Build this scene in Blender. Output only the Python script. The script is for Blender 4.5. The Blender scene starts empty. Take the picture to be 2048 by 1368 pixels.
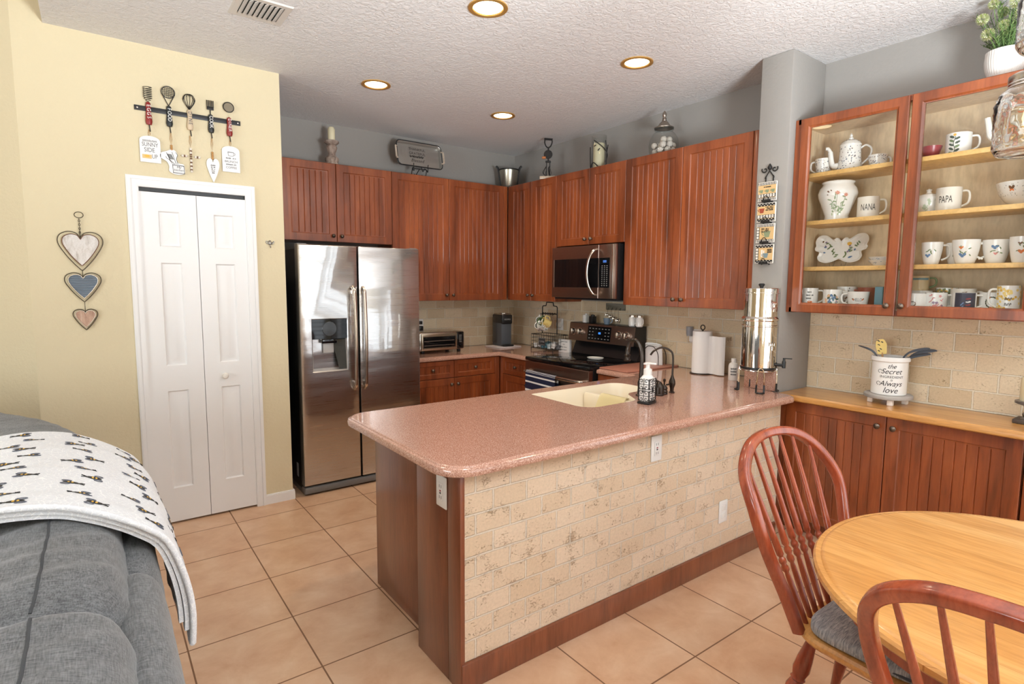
import bpy, bmesh, math, random
from mathutils import Vector as V, Matrix as M
random.seed(7)
PI=math.pi
S=bpy.context.scene; COL=S.collection
# ---------------------------------------------------------------- camera, light, exposure
S.view_settings.view_transform='Standard'; S.view_settings.look='None'
S.view_settings.exposure=-0.06; S.view_settings.gamma=1.0; S.view_settings.use_curve_mapping=False
cd=bpy.data.cameras.new('camera'); cam=bpy.data.objects.new('camera',cd); COL.objects.link(cam); S.camera=cam
YAW,PIT,ROL=-0.6377,0.1013,0.0064
_f=V((-math.sin(YAW),math.cos(YAW),0)); _r=V((math.cos(YAW),math.sin(YAW),0)); _u=V((0,0,1))
F3=_f*math.cos(PIT)-_u*math.sin(PIT); U2=_u*math.cos(PIT)+_f*math.sin(PIT)
R3=_r*math.cos(ROL)+U2*math.sin(ROL); U3=U2*math.cos(ROL)-_r*math.sin(ROL)
mw=M.Identity(4)
for i in range(3): mw[i][0]=R3[i]; mw[i][1]=U3[i]; mw[i][2]=-F3[i]
mw[0][3],mw[1][3],mw[2][3]=-0.6819,-3.9704,1.581
cam.matrix_world=mw
cd.sensor_width=36; cd.lens=1129.33*36/2048; cd.clip_start=.05; cd.clip_end=100
W=bpy.data.worlds.new('world'); S.world=W; W.use_nodes=True
W.node_tree.nodes['Background'].inputs[0].default_value=(.82,.92,1,1); W.node_tree.nodes['Background'].inputs[1].default_value=1.2
def area(name,loc,rot,sx,sy,power,col=(1,1,1),spread=PI):
    l=bpy.data.lights.new(name,'AREA'); l.shape='RECTANGLE'; l.size=sx; l.size_y=sy; l.energy=power; l.color=col; l.spread=spread
    o=bpy.data.objects.new(name,l); o.location=loc; o.rotation_euler=rot; COL.objects.link(o); return o
# daylight coming in through the glass doors and windows behind and to the left of the viewer
DAY=(.88,.95,1)
area('daylight_slider',(1.8,-7.4,1.25),(PI/2+.1,0,0),3.0,2.4,46,DAY)
area('daylight_window',(-2.9,-7.4,1.5),(PI/2+.1,0,0),3.2,2.4,110,DAY)
area('daylight_side',(-5.95,-3.0,1.6),(PI/2+.2,0,-PI/2),3.8,2.2,270,DAY)
area('daylight_blinds',(3.55,-5.4,1.4),(PI/2+.1,0,PI/2),2.9,2.0,42,DAY)
# added fill spot without a lamp body, behind the viewer, washing the white ceiling
def ceiling_fill(x,y,z,power,tx=0,ty=0):
    l=bpy.data.lights.new('ceiling_fill_spot','SPOT'); l.energy=power; l.color=(.86,.94,1); l.spot_size=2.6; l.spot_blend=.7; l.shadow_soft_size=.45
    o=bpy.data.objects.new('ceiling_fill_spot',l); o.location=(x,y,z); o.rotation_euler=(PI+tx,ty,0); COL.objects.link(o)
ceiling_fill(.5,-5.2,1.35,1150,-.38)
# ---------------------------------------------------------------- mesh builder
class MB:
    def __init__(s): s.v=[]; s.f=[]; s.m=[]
    def add(s,vs,fs,mi=0,T=None):
        o=len(s.v)
        s.v+=[tuple(T@V(p)) if T else tuple(p) for p in vs]
        s.f+=[tuple(i+o for i in f) for f in fs]; s.m+=[mi]*len(fs); return s
    def box(s,x0,x1,y0,y1,z0,z1,b=0,mi=0,T=None,seg=2):
        if x0>x1:x0,x1=x1,x0
        if y0>y1:y0,y1=y1,y0
        if z0>z1:z0,z1=z1,z0
        if b<=0:
            return s.add([(x,y,z) for x in(x0,x1) for y in(y0,y1) for z in(z0,z1)],[(0,1,3,2),(4,6,7,5),(0,4,5,1),(2,3,7,6),(0,2,6,4),(1,5,7,3)],mi,T)
        bm=bmesh.new(); bmesh.ops.create_cube(bm,size=1)
        for v in bm.verts: v.co=V(((x0+x1)/2+v.co.x*(x1-x0),(y0+y1)/2+v.co.y*(y1-y0),(z0+z1)/2+v.co.z*(z1-z0)))
        bmesh.ops.bevel(bm,geom=bm.edges[:],offset=b,segments=seg,affect='EDGES',profile=.5)
        s.frombm(bm,mi,T); bm.free(); return s
    def frombm(s,bm,mi=0,T=None):
        bm.verts.index_update()
        return s.add([v.co[:] for v in bm.verts],[[v.index for v in f.verts] for f in bm.faces],mi,T)
    def lathe(s,prof,n=24,mi=0,T=None,cap=True):
        vs=[];fs=[]
        for r,z in prof:
            for i in range(n):
                a=2*PI*i/n; vs.append((r*math.cos(a),r*math.sin(a),z))
        for k in range(len(prof)-1):
            for i in range(n):
                j=(i+1)%n; fs.append((k*n+i,k*n+j,(k+1)*n+j,(k+1)*n+i))
        if cap:
            fs.append(tuple(range(n))[::-1]); q=(len(prof)-1)*n; fs.append(tuple(range(q,q+n)))
        return s.add(vs,fs,mi,T)
    def tube(s,pts,r,n=8,closed=False,mi=0,T=None,rb=None,depth=None,sq=1):
        pts=[V(p) for p in pts]; L=len(pts)
        rs=r if isinstance(r,(list,tuple)) else [r]*L
        vs=[];fs=[]; up=None
        for k,p in enumerate(pts):
            a=pts[k-1] if (k>0 or closed) else p; b=pts[(k+1)%L] if (k<L-1 or closed) else p
            t=(b-a); t=t.normalized() if t.length>1e-9 else V((0,0,1))
            if depth is not None: d=V(depth); d=(d-t*d.dot(t)).normalized(); u=t.cross(d)
            else:
                if up is None:
                    up=V((0,0,1)) if abs(t.z)<.9 else V((1,0,0))
                u=t.cross(up).normalized(); d=u.cross(t).normalized(); up=d
            for i in range(n):
                an=2*PI*(i+.5)/n; c,sn=math.cos(an),math.sin(an)
                if n==4: c,sn=c*1.414,sn*1.414
                if sq!=1: c,sn=math.copysign(abs(c)**sq,c),math.copysign(abs(sn)**sq,sn)
                vs.append(p+u*(c*rs[k])+d*(sn*(rb if rb else rs[k])))
        m=L if closed else L-1
        for k in range(m):
            q=(k+1)%L
            for i in range(n):
                j=(i+1)%n; fs.append((k*n+i,k*n+j,q*n+j,q*n+i))
        if not closed: fs.append(tuple(range(n))[::-1]); fs.append(tuple(range((L-1)*n,L*n)))
        return s.add(vs,fs,mi,T)
    def cyl(s,p0,p1,r0,r1=None,n=16,mi=0,T=None): return s.tube([p0,p1],[r0,r0 if r1 is None else r1],n,mi=mi,T=T)
    def prism(s,pts,y0,y1,mi=0,T=None):            # outline in local x,z, extruded along y
        n=len(pts)
        return s.add([(x,y0,z) for x,z in pts]+[(x,y1,z) for x,z in pts],[tuple(range(n)),tuple(range(n,2*n))[::-1]]+[(i,i+n,(i+1)%n+n,(i+1)%n) for i in range(n)],mi,T)
    def ball(s,c,r,sc=(1,1,1),n=12,mi=0,T=None,e=1.0):
        vs=[];fs=[]; h=max(4,n//2)
        pw=lambda a:math.copysign(abs(a)**e,a)
        for k in range(h+1):
            th=PI*k/h-PI/2
            for i in range(n):
                a=2*PI*i/n; vs.append((c[0]+r*sc[0]*pw(math.cos(th))*pw(math.cos(a)),c[1]+r*sc[1]*pw(math.cos(th))*pw(math.sin(a)),c[2]+r*sc[2]*pw(math.sin(th))))
        for k in range(h):
            for i in range(n):
                j=(i+1)%n; fs.append((k*n+i,k*n+j,(k+1)*n+j,(k+1)*n+i))
        return s.add(vs,fs,mi,T)
    def surf(s,fn,nu,nv,mi=0,cu=False,T=None):
        vs=[fn(i/(nu if cu else nu-1),j/(nv-1)) for i in range(nu) for j in range(nv)]; fs=[]
        for i in range(nu if cu else nu-1):
            k=(i+1)%nu
            for j in range(nv-1): fs.append((i*nv+j,k*nv+j,k*nv+j+1,i*nv+j+1))
        return s.add(vs,fs,mi,T)
    def rect_loops(s,rects,caps=(True,True),mi=0,T=None): # rects: list of (x0,x1,z0,z1,y)
        vs=[];fs=[]
        for x0,x1,z0,z1,y in rects: vs+=[(x0,y,z0),(x1,y,z0),(x1,y,z1),(x0,y,z1)]
        for k in range(len(rects)-1):
            for i in range(4):
                j=(i+1)%4; fs.append((k*4+i,k*4+j,k*4+4+j,k*4+4+i))
        q=len(vs)
        if caps[0]: fs.append((3,2,1,0))
        if caps[1]: fs.append((q-4,q-3,q-2,q-1))
        return s.add(vs,fs,mi,T)
    def build(s,name,mats,parent=None,loc=(0,0,0),rot=(0,0,0),ang=35):
        me=bpy.data.meshes.new(name); me.from_pydata(s.v,[],s.f)
        mats=mats if isinstance(mats,(list,tuple)) else [mats]
        for m in mats: me.materials.append(m)
        me.polygons.foreach_set('material_index',s.m)
        bm=bmesh.new(); bm.from_mesh(me); bmesh.ops.recalc_face_normals(bm,faces=bm.faces[:]); bm.to_mesh(me); bm.free()
        me.polygons.foreach_set('use_smooth',[True]*len(me.polygons)); me.set_sharp_from_angle(angle=math.radians(ang))
        o=bpy.data.objects.new(name,me); COL.objects.link(o); o.location=loc; o.rotation_euler=rot
        if parent: o.parent=parent
        return o
def tag(o,label,cat,group=None):
    o['label']=label; o['category']=cat
    if group: o['group']=group
    return o
def thing(name,label,cat,loc=(0,0,0),rot=0,group=None):
    o=bpy.data.objects.new(name,None); o.empty_display_size=.05; COL.objects.link(o); o.location=loc; o.rotation_euler=rot if isinstance(rot,tuple) else (0,0,rot)
    return tag(o,label,cat,group)
def struct(o): o['kind']='structure'; return o
def copy_tree(o,parent=None):
    c=o.copy(); COL.objects.link(c)
    if parent: c.parent=parent
    for ch in list(o.children): copy_tree(ch,c)
    return c
def Rx(a): return M.Rotation(a,4,'X')
def Ry(a): return M.Rotation(a,4,'Y')
def Rz(a): return M.Rotation(a,4,'Z')
def Tr(*p): return M.Translation(V(p))
def circ(cx,cy,r,n=16,a0=0,a1=2*PI,ry=None): return [(cx+r*math.cos(a0+(a1-a0)*i/n),cy+(ry or r)*math.sin(a0+(a1-a0)*i/n)) for i in range(n)]
def spline(pts,n=6,closed=False):
    P=[V(p) for p in pts]; L=len(P); out=[]
    for k in range(L if closed else L-1):
        p1,p2=P[k],P[(k+1)%L]; p0=P[k-1] if (k>0 or closed) else p1*2-p2; p3=P[(k+2)%L] if (k<L-2 or closed) else p2*2-p1
        for i in range(n):
            t=i/n; out.append(.5*((2*p1)+(p2-p0)*t+(2*p0-5*p1+4*p2-p3)*t*t+(3*p1-p0-3*p2+p3)*t**3))
    if not closed: out.append(P[-1])
    return out
def roundpoly(pts,n=6): # (x,y,r)
    out=[]; L=len(pts)
    for k,(x,y,r) in enumerate(pts):
        p=V((x,y)); a=V(pts[k-1][:2])-p; b=V(pts[(k+1)%L][:2])-p
        if r<=0: out.append((x,y)); continue
        a.normalize(); b.normalize(); an=math.acos(max(-1,min(1,a.dot(b)))); d=r/math.tan(an/2)
        A=p+a*d; c=p+(a+b).normalized()*(r/math.sin(an/2)); B=p+b*d
        a0=math.atan2(A.y-c.y,A.x-c.x); a1=math.atan2(B.y-c.y,B.x-c.x); da=(a1-a0+PI)%(2*PI)-PI
        for i in range(n+1): out.append((c.x+r*math.cos(a0+da*i/n),c.y+r*math.sin(a0+da*i/n)))
    return out
def inset(poly,d): # ccw polygon moved inwards
    out=[]; n=len(poly)
    for i in range(n):
        p=V(poly[i]); a=(p-V(poly[i-1])); b=(V(poly[(i+1)%n])-p)
        if a.length<1e-7: a=b
        if b.length<1e-7: b=a
        a.normalize(); b.normalize(); na=V((-a.y,a.x)); nb=V((-b.y,b.x)); m=na+nb
        m=m/max(.3,(1+na.dot(nb))); out.append((p.x+m.x*d,p.y+m.y*d))
    return out
def slab(mb,poly,loops,hole=None,holez=None,mi=0):  # loops (inset,z) bottom to top, filled above and below
    n=len(poly); vs=[];fs=[]
    for d,z in loops: vs+=[(x,y,z) for x,y in inset(poly,d)]
    for k in range(len(loops)-1):
        for i in range(n):
            j=(i+1)%n; fs.append((k*n+i,k*n+j,k*n+n+j,k*n+n+i))
    mb.add(vs,fs,mi)
    for z,ring in ((loops[-1][1],inset(poly,loops[-1][0])),(loops[0][1],inset(poly,loops[0][0]))):
        bm=bmesh.new(); es=[]
        for r in [ring]+([hole] if hole else []):
            bv=[bm.verts.new((x,y,z)) for x,y in r]
            es+=[bm.edges.new((bv[i],bv[(i+1)%len(bv)])) for i in range(len(bv))]
        bmesh.ops.triangle_fill(bm,use_beauty=True,use_dissolve=False,edges=es); mb.frombm(bm,mi); bm.free()
    if hole:
        h=len(hole); mb.add([(x,y,loops[-1][1]) for x,y in hole]+[(x,y,loops[0][1]) for x,y in hole],[(i,(i+1)%h,h+(i+1)%h,h+i) for i in range(h)],mi)
    return mb
_tc={}
def text_geo(st):
    if st in _tc: return _tc[st]
    c=bpy.data.curves.new('t','FONT'); c.body=st; c.size=1; c.align_x='CENTER'; c.align_y='CENTER'; c.resolution_u=3
    o=bpy.data.objects.new('t',c); COL.objects.link(o); bpy.context.view_layer.update()
    me=o.to_mesh(); r=([v.co[:] for v in me.vertices],[tuple(p.vertices) for p in me.polygons]); o.to_mesh_clear()
    bpy.data.objects.remove(o); bpy.data.curves.remove(c); _tc[st]=r; return r
def letters(mb,st,size,fn,mi=0,shear=0,sx=1,rot=0): # fn maps flat x,z to a point on the thing
    v,f=text_geo(st); c,s_=math.cos(rot),math.sin(rot); out=[]
    for x,y,_ in v:
        a,b=(x*sx+y*shear)*size,y*size; out.append(fn(a*c-b*s_,a*s_+b*c))
    return mb.add(out,f,mi)
def blob(mb,fn,cx,cz,rx,rz,mi,rot=0,n=7,jit=.15): # small painted spot
    c,s_=math.cos(rot),math.sin(rot); o=[]
    for i in range(n):
        a=2*PI*i/n; k=1+random.uniform(-jit,jit); x,z=rx*k*math.cos(a),rz*k*math.sin(a); o.append(fn(cx+x*c-z*s_,cz+x*s_+z*c))
    return mb.add(o,[tuple(range(n))],mi)
def scrawl(mb,fn,w,h,mi=0,r=.0008): # a line of writing too small to read
    n=max(2,int(w/h*1.6)); x=-w/2; d=w/n
    for i in range(n):
        k=random.random()
        if k>.14: mb.tube([fn(x+d*.1,-h*.5),fn(x+d*.15,h*(.5 if k>.5 else .1)),fn(x+d*.6,h*(.2 if k>.7 else .45)),fn(x+d*.7,-h*(.5 if k>.3 else .1))],r,4,mi=mi)
        x+=d
    return mb
# ---------------------------------------------------------------- materials
def srgb(r,g,b):
    f=lambda c:(c/255/12.92 if c<=10 else ((c/255+.055)/1.055)**2.4); return (f(r),f(g),f(b),1)
def mat(name,col,rough=.5,metal=0,**k):
    m=bpy.data.materials.new(name); m.use_nodes=True; b=m.node_tree.nodes['Principled BSDF']
    b.inputs['Base Color'].default_value=col if len(col)==4 else (*col,1); b.inputs['Roughness'].default_value=rough; b.inputs['Metallic'].default_value=metal
    for kk,vv in k.items(): b.inputs[kk.replace('_',' ')].default_value=vv
    return m
class NT:
    def __init__(s,m): s.t=m.node_tree; s.b=s.t.nodes['Principled BSDF']
    def n(s,ty,**k):
        d=s.t.nodes.new('ShaderNode'+ty)
        for a,b in k.items():
            if a.startswith('_'): setattr(d,a[1:],b)
            else:
                key=int(a[1:]) if a[0]=='i' and a[1:].isdigit() else a.replace('_',' ')
                if hasattr(b,'is_output'): s.t.links.new(b,d.inputs[key])
                else: d.inputs[key].default_value=b
        return d
    def l(s,a,b): s.t.links.new(a,s.b.inputs[b])
    def noise(s,vec,scale,detail=3,rough=.5,dist=0): return s.n('TexNoise',Vector=vec,Scale=scale,Detail=detail,Roughness=rough,Distortion=dist).outputs['Fac']
    def ramp(s,fac,stops):
        d=s.n('ValToRGB',Fac=fac); e=d.color_ramp.elements
        while len(e)<len(stops): e.new(.5)
        for x,(p,c) in zip(e,stops): x.position=p; x.color=c if isinstance(c,tuple) else (c,c,c,1)
        return d.outputs['Color']
    def mix(s,fac,a,b,mode='MIX'):
        d=s.n('Mix',_data_type='RGBA',_blend_type=mode); i=d.inputs
        for sock,v in ((i[0],fac),(i[6],a),(i[7],b)):
            if hasattr(v,'is_output'): s.t.links.new(v,sock)
            else: sock.default_value=v
        return d.outputs[2]
    def bump(s,h,st,dist=.01,nrm=None):
        k=dict(Height=h,Strength=st,Distance=dist)
        if nrm: k['Normal']=nrm
        o=s.n('Bump',**k).outputs[0]; s.l(o,'Normal'); return o
    def obj(s): 
        tc=s.n('TexCoord').outputs['Object']; r=s.n('ObjectInfo').outputs['Random']
        k=s.n('VectorMath',_operation='SCALE',i0=(7.3,3.1,5.7)); s.t.links.new(r,k.inputs['Scale'])
        return s.n('VectorMath',_operation='ADD',i0=tc,i1=k.outputs[0]).outputs[0]
    def pos(s): return s.n('NewGeometry').outputs['Position']
    def sc(s,v,x,y,z): return s.n('VectorMath',_operation='MULTIPLY',i0=v,i1=(x,y,z)).outputs[0]
def wood(name,dark,mid,light,rough=.33,ax=(9,9,.9),bump=.02,coat=.5):
    m=mat(name,mid,rough,Coat_Weight=coat,Coat_Roughness=.13); t=NT(m); o=t.obj()
    a=t.noise(t.sc(o,*ax),1.0,4,.55,.6); f=t.noise(t.sc(o,*[q*9 for q in ax]),1.3,3,.6,.2)
    c=t.ramp(a,[(.28,dark),(.5,mid),(.74,light)]); c2=t.ramp(f,[(.3,(.74,.72,.70,1)),(.6,(1,1,1,1))])
    t.l(t.mix(.75,c,c2,'MULTIPLY'),'Base Color'); t.bump(f,bump*4,.002); return m
CHERRY=wood('cherry_cabinet_wood',srgb(104,50,25),srgb(147,74,38),srgb(174,94,50))
CHERRYP=wood('cherry_panel',srgb(112,60,38),srgb(136,76,48),srgb(150,86,56),.3)
CHAIRW=wood('red_chair_wood',srgb(128,54,32),srgb(162,74,44),srgb(184,92,56),.25,(14,14,2))
OAK=wood('honey_oak_wood',srgb(182,122,58),srgb(206,146,76),srgb(222,164,94),.3,(14,1.2,14))
TABLEW=wood('plank_table_wood',srgb(208,146,78),srgb(224,164,94),srgb(236,182,114),.25,(7,.7,7)); t=NT(TABLEW); o=t.n('TexCoord').outputs['Object']; sp=t.n('SeparateXYZ',Vector=o); cb=t.n('CombineXYZ',X=sp.outputs[1],Y=sp.outputs[0])
br=t.n('TexBrick',Vector=t.n('VectorMath',_operation='ADD',i0=cb.outputs[0],i1=(10,10.04,0)).outputs[0],Scale=1.,Mortar_Size=.0007,Mortar_Smooth=.2,Brick_Width=30.,Row_Height=.118,Color1=(1,1,1,1),Color2=(.86,.80,.72,1),Mortar=(.62,.52,.42,1),Bias=0.)
old=t.b.inputs['Base Color'].links[0].from_socket; t.l(t.mix(1.,old,br.outputs['Color'],'MULTIPLY'),'Base Color')
PINE=wood('honey_pine_wood',srgb(206,142,74),srgb(226,166,94),srgb(236,182,112),.28,(1.2,9,9))
MAPLE=wood('maple_interior',srgb(218,192,154),srgb(228,204,168),srgb(236,214,180),.5,(3,6,1.0),.01,0)
MAPLEDGE=wood('maple_shelf',srgb(226,178,104),srgb(236,190,118),srgb(242,200,132),.4,(6,2,6),.01,0)
def wallpaint(name,col,bs=.25,scale=55):
    m=mat(name,col,.85); t=NT(m); p=t.pos(); a=t.noise(p,scale,4,.6); t.bump(a,bs,.01); return m
YELLOW=wallpaint('yellow_wall_paint',srgb(222,208,174)); GRAY=wallpaint('gray_wall_paint',srgb(156,151,145),.12)
CEIL=mat('white_knockdown_ceiling',srgb(228,226,224),.9); t=NT(CEIL); p=t.pos()
a=t.noise(t.sc(p,1,1,1),38,5,.6,.8); b=t.ramp(a,[(.42,0.),(.58,1.)]); t.bump(b,.45,.012)
def brick(name,axes,bw,rh,c1,c2,mort,pit,off=(0,0)):
    m=mat(name,c1,.75); t=NT(m); sp=t.n('SeparateXYZ',Vector=t.pos()); cb=t.n('CombineXYZ',X=sp.outputs[axes[0]],Y=sp.outputs[axes[1]])
    v=t.n('VectorMath',_operation='ADD',i0=cb.outputs[0],i1=(off[0]+20*bw,off[1]+20*rh,0)).outputs[0]
    wob=t.n('TexNoise',Vector=v,Scale=26.,Detail=1.); wv=t.n('VectorMath',_operation='MULTIPLY_ADD',i0=wob.outputs['Color'],i1=(.005,.005,0),i2=v).outputs[0]
    br=t.n('TexBrick',Vector=wv,Scale=1.,Mortar_Size=.0048,Mortar_Smooth=.3,Brick_Width=bw,Row_Height=rh,Color1=c1,Color2=c2,Mortar=mort,Bias=0.); br.offset=.5
    big=t.noise(v,7,2); grain=t.ramp(t.noise(v,90,4,.7),[(.3,(.86,.84,.8,1)),(.65,(1.04,1.03,1.02,1))])
    c=t.mix(.8,br.outputs['Color'],grain,'MULTIPLY')
    hole=t.noise(t.sc(v,1,1.5,1),95,5,.72,.6); msk=t.noise(v,13,2,.5)
    ad=t.n('Math',_operation='MULTIPLY_ADD',i0=msk,i1=.55,i2=hole).outputs[0]
    pits=t.ramp(ad,[(pit,(1.,1.,1.,1.)),(pit+.07,(.70,.60,.50,1))])
    c=t.mix(t.n('Math',_operation='SUBTRACT',i0=1.,i1=br.outputs['Fac']).outputs[0],c,t.mix(1.,c,pits,'MULTIPLY'))
    t.l(c,'Base Color')
    h=t.n('Math',_operation='SUBTRACT',i0=t.ramp(ad,[(pit,1.),(pit+.05,.6)]),i1=br.outputs['Fac']).outputs[0]
    t.bump(h,.9,.006); return m
STONE=brick('travertine_peninsula_tile',(0,2),.165,.0846,srgb(233,212,188),srgb(223,199,170),srgb(230,217,200),.90,(-.375,-.113))
BSB=brick('travertine_back_tile',(0,2),.208,.104,srgb(236,219,190),srgb(214,192,158),srgb(238,228,208),.93,(0,-.914))
BSR=brick('travertine_right_tile',(1,2),.208,.104,srgb(236,219,190),srgb(214,192,158),srgb(238,228,208),.93,(0,-.914))
TS=.4363
FLOOR=mat('beige_ceramic_floor',srgb(214,172,136),.33); t=NT(FLOOR); p=t.pos()
v=t.n('VectorMath',_operation='ADD',i0=p,i1=(20*TS,20*TS,0)).outputs[0]
br=t.n('TexBrick',Vector=v,Scale=1.,Mortar_Size=.0035,Mortar_Smooth=.1,Brick_Width=TS,Row_Height=TS,Color1=(1,1,1,1),Color2=(.93,.92,.91,1),Mortar=(1,1,1,1),Bias=0.); br.offset=0.
a=t.noise(t.sc(p,1,1,1),5,6,.62,.3); c=t.ramp(a,[(.3,srgb(200,154,120)),(.5,srgb(213,172,138)),(.7,srgb(224,189,157))])
c=t.mix(.8,c,br.outputs['Color'],'MULTIPLY'); c=t.mix(br.outputs['Fac'],c,srgb(128,92,66)); t.l(c,'Base Color')
t.l(t.ramp(br.outputs['Fac'],[(0,.33),(1,.8)]),'Roughness'); h=t.n('Math',_operation='MULTIPLY_ADD',i0=a,i1=.12,i2=t.n('Math',_operation='SUBTRACT',i0=1.,i1=br.outputs['Fac']).outputs[0]).outputs[0]; t.bump(h,.35,.004)
SOLID=mat('speckled_pink_solid_surface',srgb(190,134,114),0.12,Coat_Weight=.5,Coat_Roughness=.05); t=NT(SOLID); p=t.pos()
a=t.noise(p,230,2,.6); c=t.ramp(a,[(.34,srgb(156,106,88)),(.46,srgb(194,148,128)),(.58,srgb(202,156,136)),(.68,srgb(234,206,190))]); t.l(c,'Base Color')
def steel(name,col,rough,sx,wav=0.0):
    m=mat(name,col,rough,1); t=NT(m); o=t.n('TexCoord').outputs['Object']
    a=t.noise(t.sc(o,*sx),1,3,.6); t.l(t.ramp(a,[(.3,rough*.85),(.7,rough*1.15)]),'Roughness'); b=t.bump(a,.04,.001)
    if wav: w=t.noise(t.sc(o,1.4,1,8),1.,1.5,.4); t.bump(w,wav,.02,b)
    return m
STEEL=steel('brushed_stainless',(.52,.50,.485),.30,(3,300,300),.34)
_t=STEEL.node_tree; _p=_t.nodes['Principled BSDF']; _q=_t.nodes.new('ShaderNodeBsdfPrincipled'); _q.inputs['Base Color'].default_value=(.56,.55,.54,1); _q.inputs['Metallic'].default_value=1; _q.inputs['Roughness'].default_value=.05
_t.links.new(_p.inputs['Normal'].links[0].from_socket,_q.inputs['Normal']); _m=_t.nodes.new('ShaderNodeMixShader'); _m.inputs[0].default_value=.34; _t.links.new(_p.outputs[0],_m.inputs[1]); _t.links.new(_q.outputs[0],_m.inputs[2]); _t.links.new(_m.outputs[0],_t.nodes['Material Output'].inputs[0])
STEELD=steel('brushed_stainless_trim',(.52,.47,.44),.3,(300,300,4))
BSTEEL=steel('warm_stainless',(.36,.27,.23),.32,(3,300,300))
CHROME=mat('polished_steel',(.8,.76,.7),.04,1); NICKEL=mat('satin_nickel',(.62,.56,.5),.25,1)
BRONZE=mat('oil_rubbed_bronze',(.055,.043,.036),.3,.85); IRON=mat('black_iron',(.02,.018,.017),.5,.3)
BLACK=mat('black_plastic',(.012,.012,.013),.35); GLOSSB=mat('black_glass',(.006,.006,.007),.04); DGRAY=mat('slate_gray_plastic',(.085,.095,.11),.45)
WHITE=mat('white_paint',srgb(240,238,236),.4); WPLAS=mat('white_plastic',srgb(238,236,232),.35); CREAM=mat('cream_sink',srgb(244,232,208),.25)
CERAM=mat('white_glazed_ceramic',srgb(240,238,234),.12); CERAMC=mat('cream_ceramic',srgb(236,230,220),.2)
PAPER=mat('white_paper',srgb(240,238,236),.9); INK=mat('black_ink',(.015,.015,.016),.6); GINK=mat('gray_ink',(.13,.13,.13),.7)
CANDLE=mat('ivory_wax',srgb(236,224,188),.5,Subsurface_Weight=.0); GALV=steel('galvanised_tin',(.42,.42,.41),.42,(20,20,20))
def glass(name,col,rough=0.,thin=True):
    m=bpy.data.materials.new(name); m.use_nodes=True; t=m.node_tree; t.nodes.remove(t.nodes['Principled BSDF']); out=t.nodes['Material Output']
    tr=t.nodes.new('ShaderNodeBsdfTransparent'); tr.inputs[0].default_value=(*col,1); gl=t.nodes.new('ShaderNodeBsdfGlossy'); gl.inputs['Roughness'].default_value=max(rough,.02)
    lw=t.nodes.new('ShaderNodeLayerWeight'); lw.inputs[0].default_value=.5; pw=t.nodes.new('ShaderNodeMath'); pw.operation='POWER'; pw.inputs[1].default_value=4.; t.links.new(lw.outputs['Facing'],pw.inputs[0])
    fr=t.nodes.new('ShaderNodeMath'); fr.operation='MULTIPLY_ADD'; fr.inputs[1].default_value=.8; fr.inputs[2].default_value=.045; t.links.new(pw.outputs[0],fr.inputs[0]); mx=t.nodes.new('ShaderNodeMixShader')
    t.links.new(fr.outputs[0],mx.inputs[0]); t.links.new(tr.outputs[0],mx.inputs[1]); t.links.new(gl.outputs[0],mx.inputs[2]); t.links.new(mx.outputs[0],out.inputs[0]); return m
PANE=glass('clear_pane',(.97,.97,.96)); GLASS=glass('clear_jar_glass',(.91,.92,.91)); BLUEGLASS=glass('pale_blue_jar_glass',(.78,.86,.87))
def emis(name,col,st):
    m=mat(name,col,.5); b=m.node_tree.nodes['Principled BSDF']; b.inputs['Emission Color'].default_value=(*col[:3],1); b.inputs['Emission Strength'].default_value=st; return m
def paint(name,r,g,b,rough=.5): return mat(name,srgb(r,g,b),rough)
NAVY=paint('navy',34,42,70); BLUEP=paint('soft_blue',92,128,170); GREENP=paint('leaf_green',104,128,84); DGREEN=paint('dark_green',44,66,48); YELP=paint('warm_yellow',228,180,70); ORANGEP=paint('orange',222,120,60); PINKP=paint('dusty_pink',214,140,140); PURP=paint('violet',140,116,150); REDP=paint('red_glaze',150,34,44,.3); TERRA=paint('terracotta_red',160,72,48); TEAL=paint('teal_blue',92,140,156); TANP=paint('tan',206,172,118); BROWNP=paint('brown',112,72,44); PYEL=paint('pale_yellow',240,212,132)
# ---------------------------------------------------------------- the room
H=3.007; XB=3.2; YA=1.238; YW=.2236; XW=.425
def sbox(name,m,*a,b=0):
    o=MB().box(*a,b).build(name,m); return struct(o)
sbox('floor',FLOOR,-6,3.4,-7.2,4.2,-.1,0)
sbox('ceiling',CEIL,-.824,3.4,-7.2,YA+.1,H,H+.12)
sbox('ceiling_2',CEIL,-6,-.824,-7.2,4.2,3.9,4.0)
struct(MB().box(-.824,-.80,-7.2,YW,H+.12,3.9).build('trim_3',YELLOW))
sbox('wall_back',GRAY,XW-.1,XB+.1,YA,YA+.1,0,H)
struct(MB().prism([(-.9625,0),(-.432,0),(-.432,2.165),(.203,2.165),(.203,0),(XW,0),(XW,H),(-.82,H),(-.82,3.9),(-.9625,3.9)],YW,YW+.12).build('wall_pantry',YELLOW))
struct(MB().box(XW-.12,XW,YW+.12,YA,0,H).build('wall_niche',GRAY))
struct(MB().box(-.55,.3,YW+.5,YW+.56,0,2.4).build('wall_closet',mat('closet_dark',(.03,.03,.03),.8)))
q=MB().box(0,4.5,-.12,0,0,3.9,T=Tr(-.9625,YW,0)@Rz(math.radians(135)))
struct(q.build('wall_left',YELLOW))
sbox('wall_wing',GRAY,2.794,XB,-2.115,-1.911,0,H,b=.008)
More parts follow.
